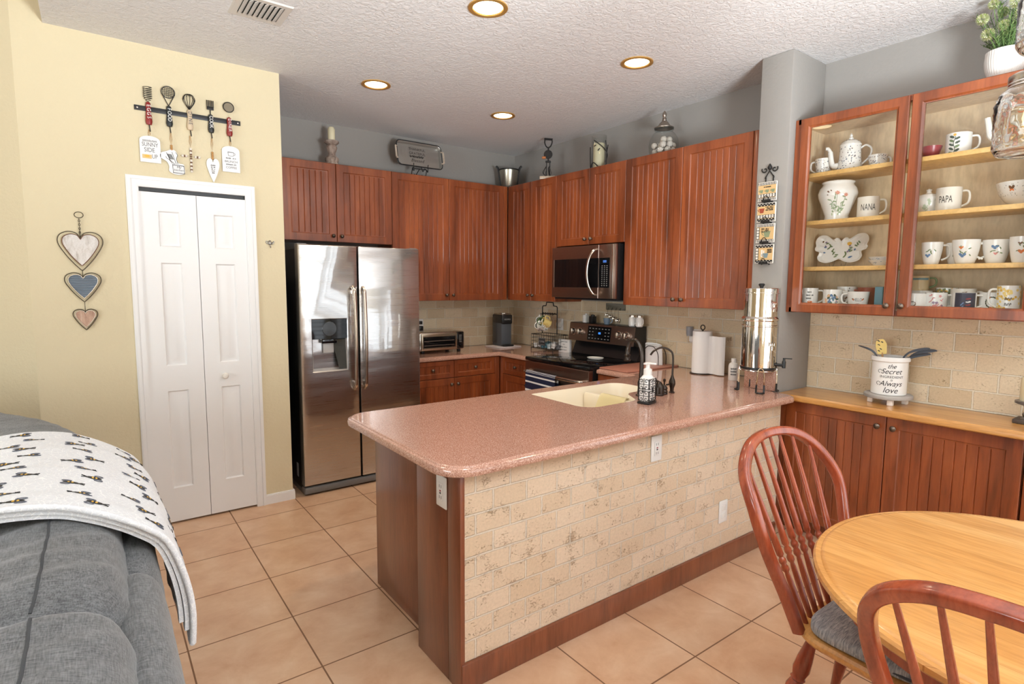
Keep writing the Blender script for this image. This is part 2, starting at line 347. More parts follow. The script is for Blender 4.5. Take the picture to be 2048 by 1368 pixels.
# rear of the room, behind the viewer, with openings for the daylight
def wall_hole(name,m,x0,x1,y0,y1,z1,hx0,hx1,hz0,hz1,T=None):
    b=MB()
    for a in ((x0,hx0,0,z1),(hx1,x1,0,z1),(hx0,hx1,0,hz0),(hx0,hx1,hz1,z1)):
        if a[1]-a[0]>.001 and a[3]-a[2]>.001: b.box(a[0],a[1],y0,y1,a[2],a[3],T=T)
    struct(b.build(name,m))
wall_hole('wall_rear',YELLOW,-6,3.2,-7.2,-7.1,3.9,.5,3.1,.02,2.4)
wall_hole('wall_side',YELLOW,-7.2,4.2,5.7,5.8,3.9,-5.0,-1.8,.5,2.6,T=Rz(PI/2))
wall_hole('wall_right',GRAY,-7.1,YA,-XB-.12,-XB,H,-6.8,-4.0,.4,2.35,T=Rz(PI/2))
def window(name,x0,x1,z0,z1,y,nm,blind=True,T=None,bt=.45):
    f=MB(); 
    f.box(x0,x1,y,y+.08,z0,z0+.06,T=T).box(x0,x1,y,y+.08,z1-.06,z1,T=T)
    for i in range(nm+1):
        x=x0+(x1-x0)*i/nm; f.box(max(x0,x-.035),min(x1,x+.035),y,y+.08,z0+.06,z1-.06,T=T)
    w=struct(f.build(name,WHITE))
    if blind:
        s=MB(); z=z0+.1
        while z<z1-.08:
            s.box(x0+.04,x1-.04,-.03,.03,-.0015,.0015,T=(T or M())@Tr(0,y+.14,z)@Rx(bt)); z+=.085
        s.build('blind_slats',WHITE,w)
window('window_1',.5,3.1,.02,2.4,-7.18,2)
window('window_3',-6.8,-4.0,.4,2.35,-3.30,3,True,Rz(PI/2),.35)
window('window_2',-5.0,-1.8,.5,2.6,5.72,3,False,Rz(PI/2))
# baseboards, door casing, bifold pantry door
def bboard(name,x0,x1,y,T=None):
    struct(MB().box(x0,x1,y-.014,y,0,.062,T=T).box(x0,x1,y-.010,y,.06,.072,.003,T=T).build(name,WHITE))
bboard('baseboard_pantry',.239,XW+.012,YW); bboard('baseboard_left',-.96,-.486,YW)
struct(MB().box(XW,XW+.012,YW-.01,.5,0,.07,.003).build('baseboard_niche',WHITE))
cs=MB()
for d0,d1,y in ((0,.062,.013),(.006,.022,.019),(.030,.056,.016)):
    x0,x1,z=-.486,.239,2.228
    cs.prism([(x0+d0,0),(x0+d0,z-d0),(x1-d0,z-d0),(x1-d0,0),(x1-d1,0),(x1-d1,z-d1),(x0+d1,z-d1),(x0+d1,0)],YW-y,YW)
cs.box(-.434,-.422,YW-.012,YW+.11,0,2.175).box(.19,.205,YW-.012,YW+.11,0,2.175).box(-.43,.2,YW-.012,YW+.11,2.163,2.178)
struct(cs.build('trim_1',WHITE,ang=30))
dr=thing('door_1','white six panel bifold pantry door below the utensil rail','door',(-.422,YW-.004,.014)); del dr['label']; del dr['category']; struct(dr)
MB().box(.0,.62,.02,.05,2.128,2.15).build('track',BLACK,dr)
def leaf(x0,x1):
    m=MB(); w=x1-x0; m.box(x0,x1,.0125,.034,0,2.122)
    xs=[x0,x0+.095,x1-.095,x1] if True else 0; zs=[0,.225,.87,1.035,1.69,1.79,2.01,2.122]
    for i in range(3):
        for k in range(7):
            if i==1 and k%2==1:
                a0,a1,b0,b1=xs[1],xs[2],zs[k],zs[k+1]
                m.rect_loops([(a0,a1,b0,b1,0),(a0+.008,a1-.008,b0+.008,b1-.008,.0115),(a0+.018,a1-.018,b0+.018,b1-.018,.0118),(a0+.05,a1-.05,b0+.05,b1-.05,.002)],(False,True))
            else: m.add([(xs[i],0,zs[k]),(xs[i+1],0,zs[k]),(xs[i+1],0,zs[k+1]),(xs[i],0,zs[k+1])],[(0,1,2,3)])
    m.rect_loops([(x0,x1,0,2.122,0),(x0,x1,0,2.122,.012)],(False,False)); return m
leaf(.0,.307).build('door_panel',WHITE,dr,ang=20); p2=leaf(.31,.617).build('door_panel',WHITE,dr,ang=20)
MB().lathe([(.004,0),(.009,.0),(.008,.012),(.019,.02),(.021,.028),(.016,.036),(.004,.038)],16,T=Tr(.428,0,.945)@Rx(PI/2)).build('knob',CERAMC,p2)
# ceiling vent and downlights
vt=thing('air_vent','pale metal air vent with angled louvres in the ceiling','vent',(.108,-.675,H))
f=MB(); f.rect_loops([(-.135,.135,-.13,.13,0),(-.13,.13,-.125,.125,.008),(-.098,.098,-.09,.09,.006)],(False,False),T=Rx(-PI/2)).build('vent_frame',paint('vent_metal',206,200,192,.4),vt)
MB().box(-.1,.1,-.095,.095,-.001,.0).build('vent_duct',BLACK,vt)
sl=MB()
for i in range(8): sl.box(-.0125,.0125,-.09,.09,-.0008,.0008,T=Tr(-.085+i*.0245,0,-.007)@Ry(-.45))
sl.build('louvres',paint('vent_louvre',214,210,202,.4),vt)
GOLD=mat('gold_reflector',srgb(214,170,96),.3,.6); LAMP=emis('downlight_bulb',(1.,.80,.5),9)
for i,(x,y,lb) in enumerate([(1.045,-1.413,'recessed ceiling light nearest the air vent, at the top edge of the view'),(1.04,.017,'recessed ceiling light in front of the fridge cabinets'),(2.214,-1.393,'recessed ceiling light above the peninsula sink'),(2.198,.066,'recessed ceiling light above the range, farthest from view')]):
    d=thing('ceiling_light',lb,'ceiling light',(x,y,H),0,'recessed lights in the kitchen ceiling')
    MB().lathe([(.103,0),(.103,-.006),(.09,-.009),(.080,-.006),(.076,.0)],32,cap=False).build('trim_ring',GOLD,d)
    MB().lathe([(.078,-.0005),(.002,-.0012)],32).build('lamp',LAMP,d)
    l=bpy.data.lights.new('downlight_glow','SPOT'); l.energy=26; l.color=(1,.84,.62); l.spot_size=2.3; l.spot_blend=.8; l.shadow_soft_size=.07
    lo=bpy.data.objects.new('downlight_glow',l); COL.objects.link(lo); lo.location=(x,y,H-.03)
# tiled splashbacks
struct(MB().box(1.5,XB,YA-.012,YA,.914,1.43).build('backsplash_back',BSB))
struct(MB().box(XB-.012,XB,-1.911,YA-.012,.914,1.43).build('backsplash_right',BSR))
struct(MB().box(XB-.012,XB,-3.95,-2.116,.905,1.43).build('backsplash_recess',BSR))
# ---------------------------------------------------------------- cabinets
def front_mb(x0,x1,z0,z1,st=.062,g=.048):
    m=MB(); L=[(0,.02),(0,.003),(.003,0),(st,0),(st+.005,.005),(st+.012,.0062)]
    m.rect_loops([(x0+d,x1-d,z0+d,z1-d,y) for d,y in L],(True,False))
    d=st+.012; a,b,c,e=x0+d,x1-d,z0+d,z1-d; n=max(1,round((b-a)/g)); w=(b-a)/n; pr=[(a,0)]
    for i in range(1,n):
        k=a+i*w; pr+=[(k-.0042,0),(k,.0045),(k+.0042,0)]
    pr.append((b,0))
    for (p,q),(r,s_) in zip(pr,pr[1:]): m.add([(p,.0062+q,c),(r,.0062+s_,c),(r,.0062+s_,e),(p,.0062+q,e)],[(0,1,2,3)])
    return m
KN=[(.009,0),(.009,.003),(.006,.006),(.006,.014),(.015,.018),(.0165,.022),(.014,.026),(.009,.027),(.007,.030),(.002,.031)]
KNOBM=mat('antique_knob',(.16,.125,.10),.28,.9)
def knob(x,z,parent): MB().lathe(KN,14,T=Tr(x,0,z)@Rx(PI/2)).build('knob',KNOBM,parent,ang=50)
def cabinet(name,label,cat,loc,rot,w,d,z0,z1,fronts,group=None,toe=False,xb0=0,m=CHERRY):
    t=thing(name,label,cat,loc,rot,group); b=MB(); zb=z0
    if toe: b.box(xb0,w,.08,d,z0,.1); zb=.1
    b.box(xb0,w,.021,d,zb,z1); b.build('carcass',m,t)
    for kind,x0,x1,a,c,k in fronts:
        if kind=='filler': MB().box(x0,x1,.004,.03,a,c,.002).build('filler_strip',m,t); continue
        o=front_mb(x0,x1,a,c,*((.062,) if kind=='door' else (.042,))).build(kind,m,t,ang=20)
        if k: knob(k[0],k[1],o)
    return t
G=.002; UT=2.595; UB=1.42; YU=.90; XU=2.86; RB=-PI/2
def pair(w,z0,z1,kz,x0=0,mid=None):
    mid=mid or (x0+w)/2
    return [('door',x0+G,mid-G,z0,z1,(mid-.037,kz)),('door',mid+G,w-G,z0,z1,(mid+.037,kz))]
UG='beadboard wall cabinets around the kitchen'
cabinet('wall_cabinet','short two door cherry cabinet above the fridge','cabinet',(.600,YU,0),0,.956,.335,1.937,UT,pair(.956,1.937,UT,1.987,0,.443),UG)
cabinet('wall_cabinet','tall two door cherry cabinet above the toaster oven, right of the fridge','cabinet',(1.556,YU,0),0,1.30,.335,UB,UT,pair(1.248,UB,UT,1.474,0,.599)+[('filler',1.249,1.302,UB,UT,None)],UG)
cabinet('wall_cabinet','narrow two door cherry cabinet in the corner above the mug rack','cabinet',(XU,.90,0),RB,.79,.335,UB,UT,[('filler',0,.036,UB,UT,None)]+pair(.772,UB,UT,1.476,.038,.405)+[('filler',.773,.789,UB,UT,None)],UG)
cabinet('wall_cabinet','short two door cherry cabinet above the microwave','cabinet',(XU,.110,0),RB,.845,.335,1.937,UT,pair(.845,1.937,UT,1.985,0,.425),UG)
cabinet('wall_cabinet','tall two door cherry cabinet between the microwave and the gray wing wall','cabinet',(XU,-.735,0),RB,1.172,.335,UB,UT,pair(1.105,UB,UT,1.476,0,.551)+[('filler',1.106,1.138,UB,UT,None)],UG)
BG='beadboard base cabinets under the kitchen worktop'
YQ=.60; ZD=.868
cabinet('base_cabinet','cherry base cabinet under the toaster oven, two drawers over two doors','cabinet',(1.56,YQ,0),0,1.0,.63,0,.874,[('drawer',.002,.466,.705,ZD,(.234,.787)),('drawer',.47,.934,.705,ZD,(.70,.787)),('door',.002,.466,.11,.70,(.432,.642)),('door',.47,.934,.11,.70,(.504,.642)),('filler',.936,.995,.11,ZD,None)],BG,True)
cabinet('base_cabinet','narrow cherry base cabinet in the corner left of the range','cabinet',(2.553,.60,0),RB,.50,.63,0,.874,[('filler',.0,.052,.11,ZD,None),('drawer',.054,.497,.705,ZD,(.27,.787)),('door',.054,.497,.11,.70,(.45,.642))],BG,True)
cabinet('base_cabinet','cherry base cabinet right of the range below the pink cutting board','cabinet',(2.553,-.765,0),RB,.43,.63,0,.874,[('drawer',.003,.425,.705,ZD,(.21,.787)),('door',.003,.425,.11,.70,(.05,.642))],BG,True)
# china cabinet with two glass doors
CY=-2.117; cw=1.26
ch=thing('china_cabinet','large cherry wall cabinet with two glass doors full of china','cabinet',(2.86,CY,0),RB)
c=MB(); zb,zt=UB,UT
c.box(0,.018,.0,.338,zb,zt).box(cw-.018,cw,.0,.338,zb,zt).box(.018,cw-.018,.0,.338,zb,zb+.03).box(.018,cw-.018,.0,.338,zt-.03,zt).box(.018,.05,.0,.02,zb,zt)
c.build('carcass',CHERRY,ch)
c=MB(); c.box(.018,.022,.022,.33,zb+.03,zt-.03).box(cw-.022,cw-.018,.022,.33,zb+.03,zt-.03).box(.022,cw-.022,.326,.337,zb+.03,zt-.03).box(.022,cw-.022,.022,.326,zb+.03,zb+.036).box(.022,cw-.022,.022,.326,zt-.036,zt-.03)
c.build('lining',MAPLE,ch)
SHZ=[2.269,1.982,1.702]
for z in SHZ: MB().box(.024,cw-.024,.035,.324,z-.024,z,.001).build('shelf',MAPLEDGE,ch)
def glassdoor(x0,x1,kx):
    m=MB(); z0,z1=UB+.004,UT-.006; f=.058
    L=[(0,.0),(0,-.018),(.003,-.021),(f-.012,-.021),(f-.004,-.014),(f,-.013),(f,0)]
    m.rect_loops([(x0+d,x1-d,z0+d,z1-d,y) for d,y in L]+[(x0,x1,z0,z1,0)],(False,False))
    o=m.build('glass_door',CHERRY,ch,ang=20)
    MB().box(x0+f-.006,x1-f+.006,-.010,-.007,z0+f-.006,z1-f+.006).build('pane',PANE,o)
    MB().lathe(KN,14,T=Tr(kx,-.02,1.478)@Rx(PI/2)).build('knob',KNOBM,o,ang=50)
glassdoor(.041,.611,.575); glassdoor(.625,1.197,.646)
# buffet base cabinets in the recess
def buffet(lb,y0,w,fr): cabinet('buffet_cabinet',lb,'cabinet',(2.85,y0,0),RB,w,.345,0,.865,fr,'base cabinets of the buffet',True)
buffet('two door cherry buffet cabinet under the crock, beside the peninsula',-2.118,1.196,[('filler',0,.038,.11,.862,None),('door',.04,.608,.11,.858,(.57,.80)),('door',.612,1.194,.11,.858,(.65,.80))])
buffet('cherry buffet cabinet at the right edge under the candle',-3.318,.58,[('door',.003,.575,.11,.858,None)])
bt=MB(); P=[(2.80,-3.92),(3.188,-3.92),(3.188,-2.117),(2.80,-2.117)]
slab(bt,P,[(.006,.866),(.0,.872),(.0,.893),(.004,.899),(.010,.905)]); tag(bt.build('buffet_worktop',OAK),'honey coloured wooden worktop of the buffet below the glass cabinet','worktop')
# peninsula
pn=thing('kitchen_peninsula','travertine faced kitchen peninsula with a cherry end panel','peninsula',(0,0,0))
MB().box(.47,2.79,-2.12,-1.26,0,.62).box(.47,1.42,-2.12,-1.26,.62,.873).box(2.24,2.79,-2.12,-1.26,.62,.873).box(1.42,2.24,-2.12,-1.83,.62,.873).box(1.42,2.24,-1.28,-1.26,.62,.873).build('body',CHERRYP,pn)
MB().box(.402,2.69,-2.208,-2.121,.113,.873).build('stone_face',STONE,pn)
MB().box(.385,2.68,-2.222,-2.121,0,.112,.003).build('plinth',CHERRYP,pn)
MB().box(.382,.402,-2.215,-2.121,0,.873,.002).box(.382,.47,-2.12,-1.86,0,.873,.002).build('end_post',CHERRYP,pn)
MB().box(.45,.47,-1.859,-1.258,0,.873,.002).build('end_panel',CHERRYP,pn)
# worktops
LIP=[(.010,.874),(.002,.877),(.0,.882),(.0,.897),(.004,.905),(.009,.9075),(.016,.908),(.018,.9125),(.024,.914)]
w1=MB(); slab(w1,roundpoly([(1.62,.579,0),(2.531,.579,.004),(2.531,.096,.004),(3.188,.096,0),(3.188,1.226,0),(1.62,1.226,0)],2),LIP)
tag(w1.build('worktop',SOLID),'speckled pink corner worktop left of the range','worktop')
SK=[(1.44,-1.80,.10),(1.84,-1.80,.10),(1.95,-1.62,.09),(2.21,-1.60,.12),(2.21,-1.29,.10),(1.44,-1.29,.03)]
w2=MB(); P2=roundpoly([(.302,-2.272,.13),(2.778,-2.272,.075),(2.778,-2.116,.003),(2.793,-2.116,0),(2.793,-1.909,0),(3.188,-1.909,0),(3.188,-.762,0),(2.531,-.762,.02),(2.531,-1.162,.02),(.302,-1.162,.13)],8)
slab(w2,P2,LIP,roundpoly(SK,8))
wk=tag(w2.build('worktop',SOLID),'speckled pink peninsula worktop around the cream sink','worktop')
MB().box(2.773,2.793,-2.113,-1.905,.9145,1.058,.003).build('side_splash',SOLID,wk)
# cream sink set into the worktop
sk=thing('kitchen_sink','cream double bowl sink set in the peninsula worktop','sink',(0,0,0))
r0=roundpoly(SK,8); s=MB(); n=len(r0); L=[(.0005,.912),(.006,.893),(.014,.87),(.03,.70),(.06,.68)]; vs=[];fs=[]
for d,z in L: vs+=[(x,y,z) for x,y in inset(r0,d)]
for k in range(len(L)-1):
    for i in range(n): fs.append((k*n+i,k*n+(i+1)%n,k*n+n+(i+1)%n,k*n+n+i))
s.add(vs,fs); bm=bmesh.new(); bv=[bm.verts.new((x,y,.68)) for x,y in inset(r0,.06)]; es=[bm.edges.new((bv[i],bv[(i+1)%n])) for i in range(n)]; bmesh.ops.triangle_fill(bm,use_beauty=True,edges=es); s.frombm(bm); bm.free()
s.build('basin',CREAM,sk); MB().box(1.872,1.908,-1.72,-1.31,.69,.885,.016).build('divider',CREAM,sk)
for x in (1.66,2.06): MB().lathe([(.04,.684),(.04,.688),(.03,.686),(.002,.685)],20,T=Tr(x,-1.5,0)).build('drain',NICKEL,sk)
m=MB(); MAT=mat('clear_yellow_mat',srgb(238,222,172),.3,Alpha=.6)
def fm(u,v):
    y=-1.68+.21*v; s_=u*1.5-1; x=1.89+(.0+.12*s_ if abs(s_)>.22 else .12*s_); z=.896-.012*(s_/.22)**2 if abs(s_)<.22 else .884-(abs(s_)-.22)*.22
    return (x,y,z+.004)
m.surf(fm,22,10); m.surf(lambda u,v:(lambda p:(p[0],p[1],p[2]-.004))(fm(u,v)),22,10)
dots=MB()
tag(m.build('sink_mat',MAT),'yellowish perforated rubber mat draped over the sink divider','sink mat')
# ---------------------------------------------------------------- fridge
fr=thing('refrigerator','stainless side by side refrigerator with an ice and water dispenser','refrigerator',(.505,.2,0))
MB().box(.012,.953,.085,.80,.03,1.835,.006).build('cabinet_body',BLACK,fr)
d=MB(); z0,z1=.075,1.862
rl=[(.0,.437,z0,z1,.075),(.0,.437,z0,z1,.012),(.003,.434,z0+.003,z1-.003,.004),(.012,.425,z0+.01,z1-.008,0),(.082,.354,.925,1.322,0),(.088,.348,.931,1.316,.006)]
d.rect_loops(rl,(True,False)); ld=d.build('freezer_door',STEEL,fr)
d=MB(); d.box(.086,.35,.004,.02,1.17,1.318,.0,0); d.rect_loops([(.085,.351,.928,1.318,.004),(.09,.346,.932,1.314,.006),(.10,.336,.945,1.17,.085)],(False,True),1)
d.box(.165,.275,.02,.06,1.135,1.17,.004,0); d.box(.18,.262,.055,.062,1.06,1.14,.003,2); d.add([(.255,.084,1.168),(.285,.012,.94),(.342,.012,.94),(.342,.03,1.168)],[(0,1,2,3)],3)
d.lathe([(.055,0),(.052,.003),(.001,.004)],24,3,T=Tr(.215,.004,1.245)@Rx(PI/2))
d.build('dispenser',[GLOSSB,mat('dispenser_gray',srgb(176,168,162),.35),mat('dispenser_paddle',srgb(206,202,198),.2,0,Alpha=.7),mat('dispenser_dark',(.03,.032,.034),.15)],ld)
MB().box(.447,.958,.0,.075,z0,z1,.008).build('fridge_door',STEEL,fr)
for x in (.393,.472):
    pts=[(x,-.012,.775),(x,-.045,.80)]+[(x,-.05-.018*math.sin(PI*i/10),.82+.69*i/10) for i in range(11)]+[(x,-.045,1.53),(x,-.012,1.555)]
    MB().tube(spline(pts,2),.0125,10).box(x-.011,x+.011,-.05,.002,.80,.835,.003).box(x-.011,x+.011,-.05,.002,1.50,1.535,.003).build('handle',NICKEL,fr)
MB().box(.0,.955,.0,.09,.012,.062,.012).box(.01,.94,.04,.5,.0,.03).build('kick_grille',mat('gray_grille',(.17,.165,.16),.4),fr)
HG=mat('hinge_gray',(.2,.2,.2),.4)
for x in (.004,.885): MB().box(x,x+.067,.02,.10,1.84,1.868,.004).build('hinge_cover',HG,fr)
l=MB(); letters(l,'SAMSUNG',.021,lambda x,z:(.895+x,-.0008,1.826+z),sx=1.15); l.build('maker_lettering',mat('logo_gray',(.12,.115,.11),.4),fr)
MB().box(.0105,.012,.19,.235,.10,.205).build('rating_label',paint('label_gray',200,200,200),fr)
# ---------------------------------------------------------------- range
RG=thing('range','stainless electric range with a black glass cooktop','range',(2.505,.092,0),RB)
MB().box(0,.836,.02,.67,.04,.905).build('range_body',BLACK,RG)
c=MB(); c.box(-.002,.838,-.025,.60,.896,.928,.008)
c.build('cooktop',GLOSSB,RG)
BRG=mat('burner_gray',(.06,.06,.06),.2)
for x,y,r in ((.22,.17,.11),(.62,.17,.09),(.22,.43,.08),(.62,.43,.11)): MB().lathe([(r,.9285),(r-.004,.9286)],36,T=Tr(x,y,0),cap=False).build('burner_ring',BRG,RG)
od=thing; o=MB(); o.rect_loops([(.004,.832,.22,.892,.02),(.004,.832,.22,.892,-.022),(.008,.828,.224,.888,-.026),(.105,.731,.36,.70,-.026),(.108,.728,.363,.697,-.022)],(True,False)); od=o.build('oven_door',BSTEEL,RG)
MB().box(.107,.729,-.024,-.02,.361,.699).build('oven_window',GLOSSB,od)
MB().tube(spline([(.05,-.026,.80),(.055,-.062,.80),(.10,-.075,.80),(.42,-.078,.80),(.736,-.075,.80),(.781,-.062,.80),(.786,-.026,.80)],5),.0155,12).build('oven_handle',NICKEL,od)
MB().box(.004,.832,-.02,.0,.05,.212,.004).build('storage_drawer',BSTEEL,RG)
bk=MB(); bk.prism([(.55,.93),(.60,1.045),(.575,1.05),(.505,1.065),(.525,1.222),(.53,1.226),(.66,1.226),(.66,.90),(.57,.90)],.008,.828,T=M(((0,1,0,0),(1,0,0,0),(0,0,1,0),(0,0,0,1))))
bg=bk.build('backguard',BLACK,RG)
def bp(x,z,o=0): # a point on the sloping control face
    k=(z-1.065)/(1.222-1.065); return (x,.505+.02*k-.001-o,z)
pnl=MB(); pnl.add([bp(.01,1.058),bp(.826,1.058),bp(.826,1.222),bp(.01,1.222),bp(.01,1.058,.006),bp(.826,1.058,.006),bp(.826,1.222,.006),bp(.01,1.222,.006)],[(4,5,6,7),(0,1,5,4),(1,2,6,5),(2,3,7,6),(3,0,4,7)]); pnl.build('control_panel',BSTEEL,bg,ang=20)
dp=MB(); dp.add([bp(.262,1.075,.0065),bp(.555,1.075,.0065),bp(.555,1.205,.0065),bp(.262,1.205,.0065)],[(0,1,2,3)],0)
for i in range(7):
    for k in range(4):
        if i in(2,3,4) and k in(1,2): continue
        dp.add([bp(.28+i*.04+a,1.09+k*.03+b,.007) for a,b in((0,0),(.018,0),(.018,.007),(0,.007))],[(0,1,2,3)],1)
dp.add([bp(.40+a,1.135+b,.007) for a,b in((0,0),(.03,0),(.03,.018),(0,.018))],[(0,1,2,3)],2)
dp.build('display',[GLOSSB,paint('legend_white',150,150,150),emis('clock_blue',(.05,.25,.8),.7)],bg)
for x in (.075,.165,.655,.745):
    k=MB(); k.lathe([(.035,0),(.035,.006),(.03,.008),(.028,.03),(.025,.036),(.002,.037)],24,T=Tr(*bp(x,1.145,.006))@Rx(PI/2)); 
    k.box(x-.006,x+.006,.462,.49,1.12,1.17,.003); k.build('knob',NICKEL,bg)
# ---------------------------------------------------------------- microwave
MW=thing('microwave','stainless over the range microwave under the short cabinet','microwave',(2.785,.088,0),RB)
MB().box(.015,.80,.03,.405,1.452,1.925).build('microwave_body',BLACK,MW)
m=MB(); m.rect_loops([(0,.605,1.468,1.922,.03),(0,.605,1.468,1.922,.004),(.003,.602,1.471,1.919,0),(.03,.56,1.558,1.812,0),(.034,.556,1.562,1.808,.004)],(True,False)); md=m.build('microwave_door',BSTEEL,MW)
MB().box(.032,.6,.001,.006,1.56,1.81).box(.48,.604,-.0008,.004,1.56,1.81).build('window',GLOSSB,md)
MB().tube(spline([(.585,.0,1.885),(.575,-.035,1.87),(.545,-.058,1.80),(.53,-.064,1.69),(.545,-.058,1.58),(.575,-.035,1.51),(.585,.0,1.495)],5),.016,10,rb=.011).build('door_handle',NICKEL,md)
p=MB(); p.box(.608,.80,0,.03,1.468,1.922,.003); p.build('control_panel',BSTEEL,MW)
p=MB(); p.box(.612,.735,-.001,.004,1.56,1.81)
for i in range(3):
    for k in range(11): p.box(.645+i*.028,.657+i*.028,-.0016,-.0008,1.575+k*.0165,1.579+k*.0165,0,1)
p.box(.66,.70,-.0016,-.0008,1.77,1.79,0,2); p.build('keypad',[GLOSSB,paint('key_white',190,190,190),emis('clock_dim_blue',(.05,.15,.5),.4)],MW)
MB().box(.765,.788,-.012,.0,1.47,1.92,.005).build('side_trim',NICKEL,MW)
# ---------------------------------------------------------------- things on the back worktop
ZC=.9145
to=thing('toaster_oven','stainless flip up toaster oven on the back worktop','toaster oven',(1.78,.80,ZC))
MB().box(0,.50,.02,.32,.025,.205,.02).build('oven_shell',NICKEL,to)
MB().rect_loops([(.012,.40,.035,.195,.02),(.012,.40,.035,.195,.002),(.016,.396,.039,.191,0),(.03,.382,.058,.165,0),(.033,.379,.061,.162,.006)],(False,False)).build('oven_door',mat('champagne_trim',srgb(190,176,156),.25,1),to)
MB().box(.03,.382,.006,.008,.06,.164).build('glass',GLOSSB,to); MB().box(.04,.37,.003,.006,.12,.126).box(.04,.37,.003,.006,.078,.083).build('rack_wires',NICKEL,to)
p=MB(); p.box(.402,.478,.004,.03,.035,.2,.006)
for k in range(6): p.box(.425,.455,.0028,.004,.10+k*.013,.104+k*.013,0,1)
p.lathe([(.016,0),(.015,.012),(.001,.013)],16,0,T=Tr(.44,.004,.065)@Rx(PI/2)); p.build('control_panel',[GLOSSB,paint('lcd_gray',150,150,150)],to)
for x,y in((.04,.05),(.44,.05),(.04,.28),(.44,.28)): MB().box(x,x+.03,y,y+.03,0,.03,.004).build('foot',BLACK,to)
ol=thing('wall_outlet','white wall outlet with a black plug beside the fridge above the toaster oven','outlet',(1.99,YA-.012,1.16)); MB().box(-.04,.04,-.006,0,-.065,.065,.004).build('cover_plate',WPLAS,ol); MB().box(-.02,.025,-.04,-.006,-.05,-.005,.008).box(-.02,.02,-.03,-.006,.012,.045,.006).build('plug',BLACK,ol)
tag(MB().box(-.15,.15,-.12,.14,0,.008,.004).box(-.145,.14,-.115,.13,.008,.013,.003).build('drying_mat',paint('mat_cloth',214,204,204,.9),loc=(2.84,.93,ZC),rot=(0,0,.05)),'folded pale cloth mat under the coffee maker','mat')
ke=thing('coffee_maker','slim dark gray single cup coffee maker in the corner','coffee maker',(2.84,.92,ZC+.014),-.08)
MB().box(-.063,.063,-.045,.15,0,.26,.012).build('column',DGRAY,ke); MB().box(-.065,.065,-.06,.15,.235,.335,.014).build('brew_head',BLACK,ke)
MB().box(-.058,.058,-.05,.13,.332,.346,.006).lathe([(.05,.0),(.05,.006),(.001,.007)],24,T=Tr(0,.02,.345)).build('lid',NICKEL,ke)
MB().box(-.062,.062,-.10,.02,0,.022,.01).build('drip_tray',BLACK,ke); MB().box(-.07,-.06,.05,.14,.03,.30,.004).build('water_tank',glass('tank',(.7,.72,.74)),ke)
l=MB(); letters(l,'KEURIG',.022,lambda x,z:(x,-.0608,.285+z)); l.build('maker_lettering',paint('logo_silver',180,180,180),ke)
MB().tube(spline([(.066,.10,.03),(.10,.08,.03),(.105,.04,.012),(.08,.10,.005)],5),.004,6).build('power_cord',BLACK,ke)
# wire mug rack with basket
rk=thing('mug_rack','black wire mug rack with a basket on the corner worktop','mug rack',(2.93,.40,ZC),RB)
T0=.49
MB().tube([(-.115,.10,.17),(-.115,.10,.44),(-.105,.10,.452),(-.06,.10,.456),(-.05,.10,.49),(.05,.10,.49),(.06,.10,.456),(.105,.10,.452),(.115,.10,.44),(.115,.10,.17)],.0055,8).build('frame',IRON,rk)
MB().tube([(-.115,.10,.375),(.115,.10,.375)],.005,8).build('hook_rail',IRON,rk)
for i in range(6): MB().tube(spline([(-.09+i*.036,.10,.378),(-.09+i*.036,.085,.385),(-.09+i*.036,.06,.365),(-.09+i*.036,.052,.38)],3),.0028,6).build('hook',IRON,rk)
b=MB(); x0,x1,y0,y1,za,zb=-.17,.17,.0,.20,.025,.165
for z in (za,zb): b.tube([(x0,y0,z),(x1,y0,z),(x1,y1,z),(x0,y1,z)],.0035,6,True)
for z in (.06,.095,.13): b.tube([(x0,y0,z),(x1,y0,z),(x1,y1,z),(x0,y1,z)],.0014,5,True)
for i in range(11):
    x=x0+(x1-x0)*i/10
    for y in (y0,y1): b.tube([(x,y,za),(x,y,zb)],.0014,5)
    b.tube([(x,y0,za),(x,y1,za)],.0014,5)
for i in range(7):
    y=y0+(y1-y0)*i/6
    for x in (x0,x1): b.tube([(x,y,za),(x,y,zb)],.0014,5)
b.build('basket',IRON,rk)
for x in (x0,x1):
    for y in (y0,y1): MB().cyl((x,y,0),(x,y,.03),.004,n=6).build('foot',IRON,rk)
s=MB(); s.box(-.045,.055,-.006,-.002,.06,.135,.002); letters(s,'COFFEE',.024,lambda x,z:(.005+x,-.0066,.098+z),1); s.box(-.04,.05,-.0065,-.006,.066,.068,0,1).box(-.04,.05,-.0065,-.006,.127,.129,0,1); s.build('name_plate',[mat('slate_plate',(.03,.03,.032),.6),paint('chalk',190,190,188)],rk)
def onB(base,lx,ly,lz,yaw=RB): # rack-style local point to room coordinates
    c,s_=math.cos(yaw),math.sin(yaw); return (base[0]+lx*c-ly*s_,base[1]+lx*s_+ly*c,base[2]+lz)
pod=None; pods=['white','teal','gray','white','pale','white','teal','white']
PODM={'white':PAPER,'teal':TEAL,'gray':paint('pod_gray',120,120,124),'pale':paint('pod_pale',200,214,220)}
k=0
for row in range(3):
    for i in range(6):
        nm=['front','middle','back'][row]; cn=pods[(k*3+row)%8]
        o=MB().lathe([(.017,0),(.022,.04),(.0245,.042),(.0245,.045),(.001,.045)],14).build('coffee_pod',PODM[cn],loc=onB((2.93,.40,ZC),-.132+i*.052,.035+row*.06,.027+.012*((i+row)%2)),rot=((.25 if k%2 else -.2),.15*(k%3),0))
        tag(o,'coffee pod in the wire basket, %s row, %s from its left side'%(nm,['first','second','third','fourth','fifth','sixth'][i]),'coffee pod','coffee pods in the wire basket'); k+=1
